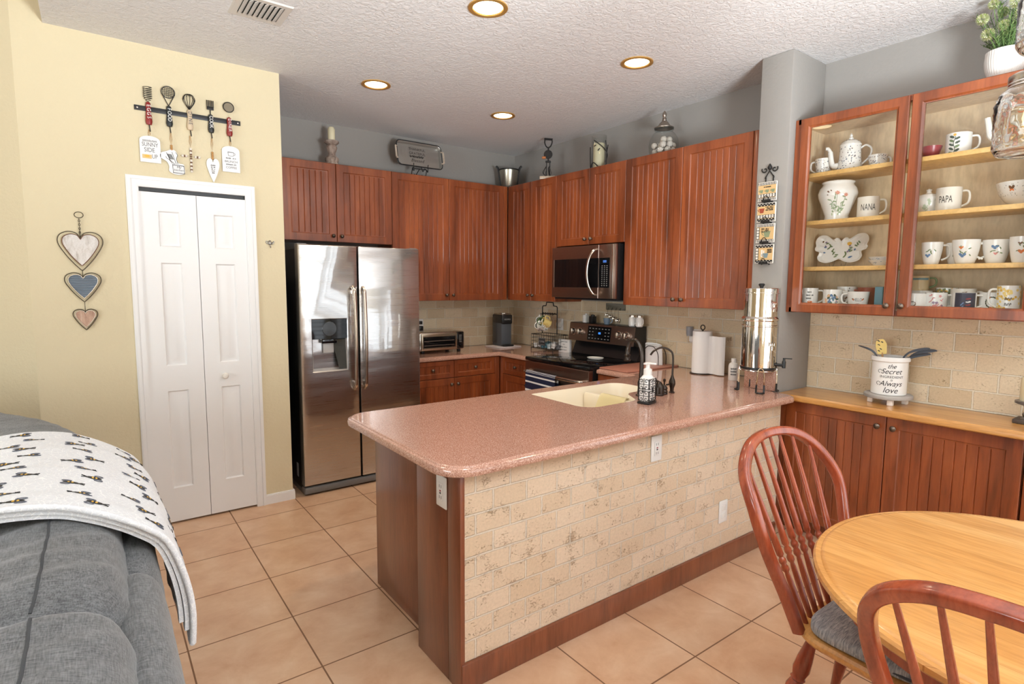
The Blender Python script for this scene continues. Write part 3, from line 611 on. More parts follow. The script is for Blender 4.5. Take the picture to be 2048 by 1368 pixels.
def mugshape(r,h,st='straight',th=.0035):
    if st=='tulip': f=lambda t:r*(.62+.38*min(1,(t*1.5))**.6) if t<.67 else r*(1+.03*(t-.67)/.33)
    elif st=='flare': f=lambda t:r*(.80+.20*t)
    elif st=='wide': f=lambda t:r*(.70+.30*math.sin(min(1,t*1.25)*PI/2))
    else: f=lambda t:r*(.97 if t<.04 else 1)
    ts=[0,.03,.08,.16,.28,.42,.58,.72,.86,.97,1.]
    prof=[(f(t),h*t) for t in ts]+[(f(t)-th,h*t+(th if t==0 else 0)) for t in reversed(ts)]
    return f,[(.001,0)]+prof+[(.001,th)]
def hand(mb,r,h,ang,mi=0,big=.75,th=.006,off=.032):
    ca,sa=math.cos(ang),math.sin(ang)
    P=[(r-.004,.86*h),(r+off*.75,.84*h),(r+off,.6*h),(r+off*.8,.34*h),(r-.002,.2*h)]
    mb.tube(spline([(x*ca,x*sa,z) for x,z in P],4),th,8,mi=mi,depth=(-sa,ca,0),rb=th*1.25)
def mug(name,label,cat,loc,r,h,hang,mats,deco=None,st='straight',group=None,rot=(0,0,0),hm=0,th=.0055,off=.032,parts=True):
    """a mug: body with its printed pattern, and a handle"""
    t=thing(name,label,cat,loc,rot,group); f,prof=mugshape(r,h,st); b=MB(); b.lathe(prof,32,cap=False)
    fn=lambda s,z:((f(min(1,max(0,z/h)))+.0007)*math.cos(s/r),(f(min(1,max(0,z/h)))+.0007)*math.sin(s/r),z)
    if deco: deco(b,fn,r,h)
    b.build('body',mats,t,ang=50)
    if hang is not None: q=MB(); hand(q,f(.6)*.99,h,hang,0,th=th,off=off); q.build('handle',mats[hm],t)
    return t
def spots(ms,n,a0,a1,s0,s1,z0=.08,z1=.92,el=1.6):
    def d(b,fn,r,h):
        for i in range(n): blob(b,fn,random.uniform(a0,a1)*r,random.uniform(z0,z1)*h,random.uniform(s0,s1),random.uniform(s0,s1)/el,random.choice(ms),random.uniform(0,3),5,.3)
    return d
# mugs hanging on the rack, seen end on
RKM=[(-.085,.355,'white mug with an orange print hanging at the left end of the mug rack',[CERAM,ORANGEP,BROWNP]),(-.045,.335,'white mug with dark base print hanging second on the mug rack',[CERAM,GINK,TEAL]),(-.005,.35,'green and yellow lemon patterned mug hanging in the middle of the mug rack',[GREENP,YELP,ORANGEP,CERAM]),(.04,.345,'white mug with a yellow band hanging fourth on the mug rack',[CERAM,YELP,GREENP]),(.08,.352,'yellow flowered mug hanging at the right end of the mug rack',[PYEL,YELP,CERAM])]
for i,(lx,lz,lb,ms) in enumerate(RKM):
    p=onB((2.93,.40,ZC),lx,.035-.02*(i%2),lz-.075-.03*(i%2)); 
    mug('coffee_mug',lb,'mug',p,.038,.085,PI/2,ms,spots(list(range(1,len(ms))),30,0,6.28,.004,.010),rot=(-.1+PI/2*0+1.25,0,RB+.9-.3*i),group='mugs hanging on the wire rack',off=.026)
ol=thing('wall_outlet','white outlet with a round plug in warmer behind the mug rack','outlet',(XB-.012,.41,1.178),RB); MB().box(-.045,.045,-.006,0,-.06,.06,.004).build('cover_plate',WPLAS,ol)
MB().lathe([(.034,0),(.034,.02),(.028,.03),(.012,.032),(.010,.028),(.001,.028)],24,T=Tr(-.005,-.006,0)@Rx(PI/2)).build('plug_in_unit',WPLAS,ol)
sg=thing('sign_block','small white wooden block sign with gray writing left of the range','sign',(3.045,.19,ZC),RB)
MB().box(-.085,.075,0,.03,0,.13,.002).build('block',WHITE,sg); l=MB()
for k,w_ in enumerate((.10,.03,.09,.085)): scrawl(l,lambda x,z,k=k:(-.005+x,-.0008,.108-k*.027+z),w_,.010)
l.build('lettering',paint('faded_gray',170,170,170),sg)
# items along the top of the range and above it
ZR=1.2265
tag(MB().box(-.028,.028,-.02,.02,0,.075,.006).lathe([(.012,.075),(.012,.085),(.001,.086)],12).build('salt_shaker',CERAM,loc=(3.08,-.075,ZR)),'square white shaker on top of the range, far left','shaker')
tag(MB().box(-.03,.03,-.022,.022,0,.065,.006).lathe([(.02,.065),(.02,.075),(.008,.08),(.001,.081)],12).build('pepper_shaker',BLACK,loc=(3.08,-.165,ZR)),'black square shaker on top of the range beside the white one','shaker')
mug('pitcher','small slate blue round pitcher on top of the range','pitcher',(3.075,-.352,ZR),.032,.055,-1.1,[mat('slate_blue_glaze',srgb(120,138,156),.1)],st='wide',off=.018,th=.004)
for y,lb in ((-.655,'white jar shaped mug with a metal rim on the range top, left one'),(-.735,'white jar shaped mug with a metal rim and handle on the range top, right one')):
    t=thing('jar_mug',lb,'mug',(3.075,y,ZR),0,'pair of white jar mugs on the range')
    MB().lathe([(.026,0),(.032,.008),(.033,.065),(.026,.080),(.026,.084)],20).build('jar_body',CERAM,t); MB().lathe([(.029,.082),(.029,.096),(.026,.0975),(.002,.0975)],20).build('rim_cap',NICKEL,t)
    q=MB(); hand(q,.031,.08,-PI/2-.2,off=.02,th=.004); q.build('handle',CERAM,t)
sr=thing('spoon_rack','rough gray hook board hung below the cabinet right of the microwave','hook board',(XB-.014,-.24,1.352),RB)
MB().box(0,.235,-.014,0,0,.062,.003).build('board',wood('weathered_board',srgb(96,92,80),srgb(128,122,106),srgb(150,144,128),.8,(4,20,30)),sr)
for i in range(4): MB().tube(spline([(.04+i*.05,-.014,.02),(.04+i*.05,-.026,.014),(.04+i*.05,-.024,.0),(.04+i*.05,-.03,.006)],3),.002,6).build('hook',IRON,sr)
for i,(dz,r) in enumerate(((.0,.0145),(.02,.0165),(.045,.019),(.07,.022))):
    t=thing('measuring_spoon','steel measuring spoon on the hook board, '+['smallest and leftmost','second smallest','second largest','largest and rightmost'][i],'spoon',onB((XB-.014,-.24,1.352),.035+i*.045,-.024,0),RB,'measuring spoons on the hook board')
    MB().tube([(0,0,.0),(0,0,-.03-dz*.55)],.0028,6,rb=.0012).build('handle',NICKEL,t)
    MB().surf(lambda u,v,r=r:(r*math.sin(v*PI/2)*math.cos(2*PI*u),-r*.2+r*.8*(1-math.cos(v*PI/2)) if 0 else r*.75*math.cos(v*PI/2)-.004,r*math.sin(v*PI/2)*math.sin(2*PI*u)),18,7,cu=True,T=Tr(0,-.006,-.03-dz*.55-r)).build('bowl',CHROME,t)
tag(MB().lathe([(.03,0),(.06,.006),(.066,.016),(.062,.016),(.05,.010),(.001,.008)],28,T=M.Scale(1.25,4,(0,1,0)),cap=False).build('spoon_rest',CERAM,loc=(2.86,-.43,.9292)),'white oval spoon rest on the black cooktop','spoon rest')
# striped tea towel on the oven handle
tw=MB(); TWM=[NAVY,PAPER]
def ft(u,v,o):
    x=.10+.40*u; L=[(-.055,.66),(-.0585,.80),(-.066,.818),(-.078,.822),(-.093,.815),(-.0975,.80),(-.099,.72),(-.101,.60),(-.103,.47)]
    k=v*(len(L)-1); i=min(int(k),len(L)-2); a=k-i; y=L[i][0]*(1-a)+L[i+1][0]*a; z=L[i][1]*(1-a)+L[i+1][1]*a
    return (x,y-o+.004*math.sin(u*9)*max(0,(v-.5)),z-.012*u*v)
nv=49
for j in range(nv):
    v0,v1=j/nv,(j+1)/nv; mi=1 if (j%4==0 or (j>38 and j%2==0)) else 0
    tw.surf(lambda u,v:ft(u,v0+(v1-v0)*v,0),12,2,mi); tw.surf(lambda u,v:ft(u,v0+(v1-v0)*v,-.0025),12,2,mi)
tag(tw.build('tea_towel',TWM,loc=(2.505,.092,0),rot=(0,0,RB)),'navy and white striped tea towel hanging over the oven handle','towel')
# cutting board, napkins, paper towel, bottle, outlet
tag(MB().box(0,.30,0,.62,0,.012,.004).build('cutting_board',mat('pink_board',srgb(182,122,102),.35),loc=(2.56,-.775,ZC),rot=(0,0,RB)),'flat pink cutting board on the worktop right of the range','cutting board')
nh=thing('napkin_holder','black wire napkin holder with arched sides near the range','napkin holder',(3.08,-.90,ZC),RB)
for y in (-.05,.05): MB().tube(spline([(-.085,y,.004),(-.08,y,.10),(-.04,y,.155),(0,y,.165),(.04,y,.155),(.08,y,.10),(.085,y,.004)],4),.0035,6).build('wire_side',BRONZE,nh)
MB().box(-.09,.09,-.055,.055,.0,.006,.002).build('base',BRONZE,nh)
tag(MB().surf(lambda u,v:(.088*math.cos(2*PI*u)*(1-.12*v)+(-.018*v if math.cos(2*PI*u)<0 else 0),.036*math.sin(2*PI*u)*(1-.3*v),.004+.165*v*(1-.08*math.cos(2*PI*u+1))),28,10,cu=True).ball((0,0,.16),.03,(2.4,.8,.35)).build('napkins',PAPER,loc=(3.08,-.90,ZC+.004),rot=(0,0,RB)),'stack of white napkins standing in the wire holder','napkins')
pt=thing('paper_towel_holder','dark metal paper towel stand with a ring on top','paper towel holder',(3.03,-1.395,ZC))
MB().lathe([(.085,0),(.085,.006),(.07,.012),(.001,.012)],32).build('base',BRONZE,pt); MB().cyl((0,0,.01),(0,0,.335),.007).build('pole',BRONZE,pt); MB().tube([(0,.018*math.cos(a*PI/8),.352+.018*math.sin(a*PI/8)) for a in range(16)],.0045,8,True).build('ring',BRONZE,pt)
rl=thing('paper_towel_roll','white paper towel roll with a loose sheet beside the water filter','paper towel roll',(3.03,-1.395,ZC+.0125))
MB().lathe([(.02,0),(.072,0),(.072,.312),(.02,.312),(.02,0)],32,cap=False).build('roll',PAPER,rl)
sh=MB(); ang=[(.0745*math.cos(a),.0745*math.sin(a)) for a in [math.radians(x) for x in range(150,262,12)]]+[(.0,-.085),(.005,-.105),(-.005,-.13),(-.012,-.155),(-.004,-.178),(.01,-.19)]
def fs(u,v,o):
    k=u*(len(ang)-1); i=min(int(k),len(ang)-2); a=k-i; return (ang[i][0]*(1-a)+ang[i+1][0]*a-o,ang[i][1]*(1-a)+ang[i+1][1]*a,.002+.285*v)
sh.surf(lambda u,v:fs(u,v,0),40,2).surf(lambda u,v:fs(u,v,.002),40,2); sh.build('loose_sheet',PAPER,rl,loc=(0,0,-.008))
ol=thing('wall_outlet','wall outlet with a gray plug in night light left of the paper towels','outlet',(XB-.012,-1.215,1.18),RB); MB().box(-.045,.075,-.006,0,-.055,.055,.004).build('cover_plate',WPLAS,ol)
MB().lathe([(.022,0),(.026,.02),(.028,.075),(.001,.076)],20,T=Tr(-.03,-.03,.0)).build('night_light',mat('gray_translucent',srgb(150,152,156),.3),ol); MB().box(-.035,.025,-.03,-.006,-.045,.0,.005).build('plug',WPLAS,ol)
bo=thing('bottle','small white plastic bottle behind the water filter','bottle',(2.95,-1.715,ZC)); MB().lathe([(.032,0),(.034,.004),(.034,.10),(.03,.118),(.016,.128),(.015,.135)],20).build('bottle_body',WPLAS,bo); MB().lathe([(.018,.133),(.018,.155),(.001,.156)],16).build('cap',WPLAS,bo)
l=MB(); fn=lambda x,z:(.0346*math.cos(3.75+x/.034),.0346*math.sin(3.75+x/.034),.055+z)
for k in range(3): scrawl(l,lambda x,z,k=k:fn(x,z+.03-.02*k),.04,.012,0,.0011)
l.build('label_scribble',GINK,bo)
# ---------------------------------------------------------------- water filter on its stand
st=thing('filter_stand','chrome wire stand with black rubber feet under the water filter','stand',(2.705,-2.035,ZC))
ring=[(.105*math.cos(a*PI/16),.105*math.sin(a*PI/16),.138) for a in range(32)]
MB().tube(ring,.004,8,True).build('ring',CHROME,st)
for k in range(4):
    a=math.radians(40+90*k); T=Rz(a)
    MB().tube(spline([(.112,-.022,.02),(.112,-.02,.10),(.110,-.015,.145),(.108,0,.158),(.110,.015,.145),(.112,.02,.10),(.112,.022,.02)],4),.0035,8,T=T).build('leg',CHROME,st)
    MB().tube(spline([(.112,-.022,.055),(.112,-.023,.012),(.116,-.02,.006),(.13,0,.006),(.116,.02,.006),(.112,.023,.012),(.112,.022,.055)],4),.0058,8,T=T).build('rubber_foot',BLACK,st)
wf=thing('water_filter','tall polished steel gravity water filter on a wire stand','water filter',(2.705,-2.035,ZC+.1425))
MB().lathe([(.098,0),(.106,.004),(.106,.016),(.1045,.018)],40).build('base_band',BLACK,wf)
MB().lathe([(.1045,.016),(.104,.27),(.108,.274),(.108,.279),(.1045,.282)],48,cap=False).build('lower_chamber',CHROME,wf)
MB().lathe([(.104,.279),(.104,.305),(.110,.312),(.110,.322),(.100,.335),(.0995,.487)],48,cap=False).build('upper_chamber',CHROME,wf)
MB().lathe([(.108,.478),(.108,.483),(.103,.485),(.103,.508),(.099,.512),(.001,.512)],48).build('lid',CHROME,wf)
MB().lathe([(.010,.512),(.012,.522),(.018,.530),(.019,.536),(.014,.541),(.001,.542)],20).build('lid_knob',BLACK,wf)
A0=math.radians(262)
fw=lambda r,z0:(lambda x,z:(r*math.cos(A0+x/r),r*math.sin(A0+x/r),z0+z))
for z0,r in ((.385,.1003),(.145,.1048)):
    l=MB()
    for dz,w_ in ((.022,.07),(-.006,.05)): scrawl(l,fw(r,z0+dz),w_,.022,0,.0016)
    l.build('embossed_lettering',CHROME,wf)
T=Rz(math.radians(-62)); s=MB(); s.cyl((.10,0,.032),(.145,0,.032),.009,n=12,T=T).lathe([(.011,-.02),(.012,.02),(.008,.026),(.007,.04)],14,T=T@Tr(.15,0,.034)).box(.142,.195,-.006,.006,.072,.078,.002,T=T).lathe([(.015,0),(.016,.006)],14,T=T@Tr(.104,0,.032)@Ry(PI/2)); s.build('spigot',BLACK,wf)
# ---------------------------------------------------------------- soap and taps
so=thing('soap_dispenser','white foaming soap bottle in a black scrollwork sleeve by the sink','soap dispenser',(1.822,-1.885,ZC),.25)
MB().box(-.043,.043,-.032,.032,.012,.15,.012).lathe([(.036,.148),(.026,.16),(.022,.168)],24).build('bottle',CERAM,so)
MB().lathe([(.024,.166),(.024,.195),(.016,.2),(.012,.203),(.012,.222),(.016,.226),(.016,.234),(.001,.235)],20).box(-.008,.008,-.05,.0,.224,.234,.004).box(-.045,.0,-.008,.008,.225,.234,.004).build('pump',WPLAS,so)
sc=MB(); sc.box(-.049,.049,-.038,.038,0,.014,.005)
for sy,ax in ((-.0335,0),(.0335,0),(-.0445,1),(.0445,1)):
    w=.041 if ax==0 else .031
    P=lambda x,z:((x,sy,z) if ax==0 else (sy,x,z))
    for zc in (.048,.114):
        for sx in (-1,1):
            for up in (-1,1): sc.tube([P(sx*(w*.5+(w*.42-w*.036*i)*math.cos(i*.6+.3)),zc+up*(.017+(.014-.0012*i)*math.sin(i*.6+.3))) for i in range(11)],.0019,5)
            sc.tube([P(sx*w*.98,zc-.03),P(sx*w*.98,zc+.03)],.0020,5); sc.tube([P(sx*w,zc),P(0,zc)],.0016,5)
    for zc in (.081,): sc.tube([P(.008*math.cos(a*PI/6),zc+.012*math.sin(a*PI/6)) for a in range(12)],.0019,5,True)
    sc.tube([P(0,.014),P(0,.147)],.0016,5)
sc.build('scroll_sleeve',IRON,so)
fa=thing('kitchen_faucet','bronze gooseneck kitchen faucet behind the soap bottle','faucet',(1.955,-1.725,ZC))
MB().lathe([(.028,0),(.03,.006),(.022,.012),(.019,.05),(.021,.08),(.017,.095)],20).build('base',BRONZE,fa)
MB().tube(spline([(0,0,.09),(0,0,.24),(-.004,.014,.305),(-.01,.042,.335),(-.016,.075,.325),(-.02,.092,.28),(-.022,.095,.245)],6),[.0125]*30+[.014]*7,12).build('spout',mat('spout_bronze',(.07,.058,.05),.24,.9),fa)  # spout in a slightly lighter bronze than the base
MB().lathe([(.019,0),(.021,.008),(.016,.016),(.016,.03),(.019,.036),(.014,.042)],16,T=Tr(-.022,.095,.205)).build('spray_head',BRONZE,fa)
sp=thing('side_sprayer','stout bronze sprayer base with a lever beside the faucet','sprayer',(2.065,-1.775,ZC)); MB().lathe([(.030,0),(.032,.006),(.028,.012),(.029,.045),(.026,.06),(.017,.075),(.008,.085)],20).build('sprayer_body',BRONZE,sp); MB().tube([(0,0,.08),(-.03,.03,.10),(-.055,.055,.105)],[.008,.008,.005],8).build('lever',BRONZE,sp)
sd=thing('counter_soap_pump','small bronze ringed pump with a ball knob between the taps','soap pump',(2.125,-1.765,ZC)); MB().lathe([(.021,0),(.023,.005),(.02,.01),(.022,.018),(.018,.026),(.021,.036),(.016,.046),(.008,.056)],18).build('pump_body',BRONZE,sd); MB().lathe([(.005,.055),(.005,.075),(.009,.082),(.008,.092),(.001,.096)],12).build('pump_knob',BRONZE,sd)
ff=thing('filter_tap','slim bronze arched drinking water tap at the right end of the sink','tap',(2.20,-1.765,ZC))
MB().lathe([(.018,0),(.019,.004),(.012,.01),(.013,.03),(.021,.055),(.019,.075),(.010,.098),(.0075,.11)],18).build('tap_body',BRONZE,ff)
MB().tube(spline([(0,0,.10),(0,0,.23),(-.018,.015,.268),(-.055,.045,.282),(-.09,.075,.262),(-.105,.09,.235)],6),.0062,10).build('spout',BRONZE,ff)
MB().box(-.055,-.008,-.006,.006,.05,.06,.003).build('lever',BRONZE,ff)
# outlets on the peninsula
def gfci(t,T=None):
    MB().box(-.04,.04,-.006,0,-.064,.064,.004).build('cover_plate',WPLAS,t); q=MB(); q.box(-.018,.018,-.009,-.006,-.036,.036,.002)
    for z in (-.022,.022): q.box(-.008,-.006,-.0096,-.009,z-.006,z+.006,0,1).box(.006,.008,-.0096,-.009,z-.006,z+.006,0,1)
    q.box(-.005,.005,-.0098,-.009,.001,.007,0,2).box(-.005,.005,-.0098,-.009,-.008,-.002,0,1); q.build('receptacle',[WPLAS,INK,REDP],t)
gfci(thing('wall_outlet','white safety outlet high on the stone peninsula face','outlet',(1.512,-2.2085,.782)))
gfci(thing('wall_outlet','white safety outlet on the wooden end of the peninsula','outlet',(.3815,-2.08,.770),-PI/2))
ol=thing('wall_outlet','white outlet low on the stone peninsula face near the chair','outlet',(2.112,-2.2085,.315)); MB().box(-.04,.04,-.006,0,-.064,.064,.004).build('cover_plate',WPLAS,ol)
for z in (-.022,.022): MB().box(-.017,.017,-.008,-.006,z-.015,z+.015,.002).build('socket',CERAM,ol)
# ---------------------------------------------------------------- china behind the glass doors
CA=math.atan2(-3.97+2.6,-.68-3.02)   # the way the prints face, towards the room
HR=math.radians(292); HL=math.radians(112)
def onmug(a0,fn,r): return lambda x,z:fn((a0)*r+x,z)
TOILE=[CERAM,mat('toile_blue_gray',srgb(96,104,122),.2),NAVY,BROWNP]
toile=spots([1,1,2,3],150,0,6.28,.002,.0055)
S1,S2,S3=[z+.0008 for z in SHZ]; S0=UB+.0368
def face(fn,r,a=CA): return lambda x,z:fn(a*r+x,z)
mug('teacup','blue and white toile teacup left of the teapot on the top shelf','cup',(3.02,-2.222,S1),.050,.098,HL,TOILE,toile,'flare',off=.026)
mug('teacup','blue and white toile teacup right of the teapot on the top shelf','cup',(3.03,-2.522,S1),.050,.072,HR+.5,TOILE,toile,'flare',off=.026)
tp=thing('teapot','tall blue and white toile teapot with a curved spout on the top shelf','teapot',(3.03,-2.368,S1))
PR=[(.06,.0),(.068,.006),(.066,.02),(.058,.08),(.055,.15),(.058,.158)]
def prad(z):
    for (r0,z0),(r1,z1) in zip(PR,PR[1:]):
        if z<=z1: return r0+(r1-r0)*(z-z0)/max(1e-6,z1-z0)
    return PR[-1][0]
b=MB(); b.lathe(PR,32); f=lambda s,z:((prad(z)+.0007)*math.cos(s/.06),(prad(z)+.0007)*math.sin(s/.06),z)
for i in range(190): blob(b,f,random.uniform(0,6.28)*.06,random.uniform(.008,.15),random.uniform(.002,.006),random.uniform(.0015,.004),random.choice([1,1,2,3]),random.uniform(0,3),5,.3)
b.build('body',TOILE,tp)
b=MB(); b.lathe([(.057,.158),(.05,.172),(.03,.186),(.012,.192)],28); b.lathe([(.012,.190),(.014,.198),(.007,.206),(.009,.214),(.001,.228)],14)
for i in range(30):
    a=random.uniform(0,6.28); k=random.random(); blob(b,lambda x,z:((.0505-.0195*k+.001)*math.cos(a+x/.05),(.0505-.0195*k+.001)*math.sin(a+x/.05),.1725+.0135*k+z),0,0,.003,.002,1,0,5)
b.build('lid',TOILE,tp)
def arm(P,r,dirv): return [(p*dirv[0],p*dirv[1],z) for p,z in P]
dl=(math.cos(HL),math.sin(HL)); drr=(math.cos(HR),math.sin(HR))
MB().tube(spline(arm([(.05,.04),(.085,.045),(.098,.08),(.105,.125),(.118,.148),(.130,.150)],0,dl),5),[.022,.021,.02,.019,.018,.017]+[.014]*10+[.010]*10,12).build('spout',TOILE[0],tp)
MB().tube(spline(arm([(.052,.135),(.08,.15),(.108,.125),(.10,.08),(.062,.04)],0,drr),5),.0055,8).build('handle',TOILE[0],tp)
def flowers(cols,n=9,zc=.5,sp=.35):
    def d(b,fn,r,h):
        for k in range(n):
            x=random.uniform(-.9,.9)*r*.8; z=h*(zc+random.uniform(-sp,sp)); g=random.random()
            if g<.45:
                c=random.choice(cols)
                for q in range(5): blob(b,fn,CA*r+x+.0045*math.cos(q*1.257),z+.0045*math.sin(q*1.257),.0042,.0026,c,q*1.257,6)
            else:
                blob(b,fn,CA*r+x,z,.009,.0032,1,random.uniform(-1,1.5),6); blob(b,fn,CA*r+x+.006,z+.006,.006,.0025,1,random.uniform(-1,1.5),6)
    return d
# ginger vase
gv=thing('vase','white urn vase painted with red flowers on the second shelf','vase',(3.03,-2.312,S2))
VP=[(.066,0),(.068,.006),(.064,.03),(.085,.09),(.104,.14),(.108,.165),(.1,.195),(.086,.212),(.083,.222),(.09,.232),(.086,.236),(.078,.225),(.03,.2)]
def vr(z):
    for (r0,z0),(r1,z1) in zip(VP,VP[1:]):
        if z<=z1: return r0+(r1-r0)*(z-z0)/max(1e-6,z1-z0)
    return .08
b=MB(); b.lathe(VP,40); f=lambda s,z:((vr(z)+.0008)*math.cos(s/.1),(vr(z)+.0008)*math.sin(s/.1),z); a0=CA*.1
for x,z,c,s_ in ((-.045,.165,3,.010),(-.03,.172,3,.007),(-.048,.148,3,.006),(.005,.158,2,.013),(.048,.145,2,.012)):
    for q in range(7 if s_>.011 else 3): blob(b,f,a0+x+s_*.55*math.cos(q*.9),z+s_*.55*math.sin(q*.9),s_*.5,s_*.25,c,q*.9,6)
for x0,z0,x1,z1 in ((.005,.15,-.005,.05),(.048,.135,.03,.05),(-.03,.12,-.01,.06),(.03,.1,.02,.04)):
    b.tube([f(a0+x0+(x1-x0)*i/5,z0+(z1-z0)*i/5) for i in range(6)],.0009,4,mi=1)
    for i in range(5): blob(b,f,a0+x0+(x1-x0)*i/5+random.choice((-.01,.01)),z0+(z1-z0)*i/5,.011,.004,1,random.uniform(0,3),6)
for k in range(10): blob(b,f,a0+random.uniform(-.04,.05),random.uniform(.035,.09),.009,.006,random.choice([1,1,4]),random.uniform(0,3),6)
b.build('body',[CERAM,paint('sage_leaf',150,170,136),paint('poppy_red',214,140,116),BROWNP,paint('pale_green',176,196,160)],gv)
def wordmug(name,lb,loc,r,h,word,sz,hang,dx=0,**k):
    def d(b,fn,rr,hh): letters(b,word,sz,lambda x,z:fn(CA*rr+dx+x,hh*.48+z),1,sx=.5)
    return mug(name,lb,'mug',loc,r,h,hang,[CERAMC,INK],d,**k)
wordmug('coffee_mug','cream mug lettered NANA on the second shelf',(3.02,-2.492,S2),.057,.122,'NANA',.054,HR)
wordmug('coffee_mug','cream mug lettered PAPA on the second shelf behind the right door',(3.02,-2.882,S2),.057,.124,'PAPA',.052,HR,-.018)
sb=thing('sugar_bowl','white lidded china bowl with pale green leaves beside the PAPA mug','bowl',(3.05,-2.782,S2))
f,prof=mugshape(.055,.085,'wide'); b=MB(); b.lathe(prof,30,cap=False); fn=lambda s,z:((f(min(1,max(0,z/.085)))+.0007)*math.cos(s/.055),(f(min(1,max(0,z/.085)))+.0007)*math.sin(s/.055),z); flowers([1],12)(b,fn,.055,.085); b.build('body',[CERAM,paint('faint_green',184,200,172)],sb)
MB().lathe([(.054,.085),(.045,.102),(.015,.112),(.01,.12),(.014,.13),(.001,.138)],28).build('lid',CERAM,sb)
q=MB(); hand(q,.052,.085,HL,th=.005,off=.022); hand(q,.052,.085,HR,th=.005,off=.022); q.build('handle',CERAM,sb)
bw=thing('serving_bowl','large white speckled bowl with a butterfly on the second shelf','bowl',(3.06,-3.18,S2))
BP=[(.05,0),(.052,.012),(.075,.03),(.098,.065),(.108,.1),(.112,.118),(.106,.117),(.09,.07),(.04,.02),(.001,.016)]
def br_(z): 
    for (r0,z0),(r1,z1) in zip(BP[:6],BP[1:6]):
        if z<=z1: return r0+(r1-r0)*(z-z0)/max(1e-6,z1-z0)
    return .112
b=MB(); b.lathe(BP,44); f=lambda s,z:((br_(z)+.0008)*math.cos(s/.1),(br_(z)+.0008)*math.sin(s/.1),z)
for i in range(80): blob(b,f,CA*.1+random.uniform(-.15,.16),random.uniform(.045,.108),.0022,.0014,1,random.uniform(0,3),5)
for sx in (-1,1): blob(b,f,CA*.1-.062+sx*.005,.088,.010,.006,2,sx*1.1,6); blob(b,f,CA*.1-.062+sx*.004,.076,.007,.004,3,-sx*.9,6)
b.build('body',[CERAM,GINK,BROWNP,ORANGEP],bw)
# butterfly plate on a clear stand
bp=thing('butterfly_plate','white butterfly shaped plate painted with flowers on a clear stand','plate',(3.09,-2.316,S3+.018),(-.22,0,RB))
O=[]
half=[(0,.145),(.018,.165),(.035,.166),(.05,.158),(.09,.185),(.128,.188),(.150,.172),(.157,.145),(.15,.12),(.156,.105),(.148,.088),(.125,.078),(.128,.06),(.132,.045),(.12,.022),(.10,.012),(.07,.006),(.04,.012),(.018,.022),(0,.03)]
sm=[(p.x,p.z) for p in spline([(x,0,z) for x,z in half],4)]
out=sm+[(-x,z) for x,z in sm[-2:0:-1]]
b=MB(); n=len(out); cx,cz=0,.095
rings=[(1.,-.010),(1.,-.014),(.93,-.010),(.86,.0),(.5,.004)]
vs=[];fs=[]
for k,y in rings: vs+=[(cx+(x-cx)*k,y,cz+(z-cz)*k) for x,z in out]
for k in range(len(rings)-1):
    for i in range(n): fs.append((k*n+i,k*n+(i+1)%n,k*n+n+(i+1)%n,k*n+n+i))
fs.append(tuple(range(4*n,5*n))); vs+=[(cx+(x-cx)*.86,.006,cz+(z-cz)*.86) for x,z in out]; fs+=[(i,(i+1)%n,5*n+(i+1)%n,5*n+i) for i in range(n)]; fs.append(tuple(range(5*n,6*n))); b.add(vs,fs)
fp=lambda x,z:(x,.0012,z)
fp=lambda x,z:(x,-.0012+.0,z)
for sx,c in ((-1,2),(1,3)):
    for k in range(9): blob(b,fp,sx*(.025+.008*k)+random.uniform(-.012,.012),.05+.011*k,.012,.0045,1,random.uniform(0,3),6)
    for k in range(4): blob(b,fp,sx*random.uniform(.03,.10),random.uniform(.06,.15),.008,.005,random.choice([2,4]),random.uniform(0,3),6)
blob(b,fp,.045,.13,.014,.012,3); blob(b,fp,.06,.045,.014,.006,4,.4); blob(b,fp,-.115,.15,.006,.006,5)
b.build('plate_body',[CERAM,GREENP,PURP,YELP,BLUEP,BROWNP],bp,ang=40)
es=thing('plate_stand','clear plastic plate stand under the butterfly plate','plate stand',(3.09,-2.316,S3),RB); CLR=glass('clear_plastic',(.9,.9,.9))
for x in (-.035,.035): MB().tube(spline([(x,-.045,.02),(x,-.04,.004),(x,.0,.004),(x,.03,.05),(x,.045,.10)],4),.004,6).build('stand_arm',CLR,es)
MB().box(-.035,.035,-.004,.004,.0,.008).build('stand_bar',CLR,es)
for k,lb in enumerate(('lower small white patterned bowl of the stack of two on the third shelf','upper small white patterned bowl of the stack of two on the third shelf')):
    o=MB(); P=[(.028,0),(.03,.004),(.052,.024),(.058,.034),(.055,.034),(.03,.008),(.001,.006)]; o.lathe(P,28)
    f=lambda s,z:((.03+.024*min(1,z/.03)+.0035)*math.cos(s/.055),(.03+.024*min(1,z/.03)+.0035)*math.sin(s/.055),z)
    for i in range(26): blob(o,f,random.uniform(0,6.28)*.055,random.uniform(.012,.028),.005,.0015,1,random.uniform(-.5,.5),5)
    tag(o.build('small_bowl',[CERAM,BLUEP],loc=(3.02,-2.572,S3+.0185*k)),lb,'bowl','small bowls stacked on the third shelf')
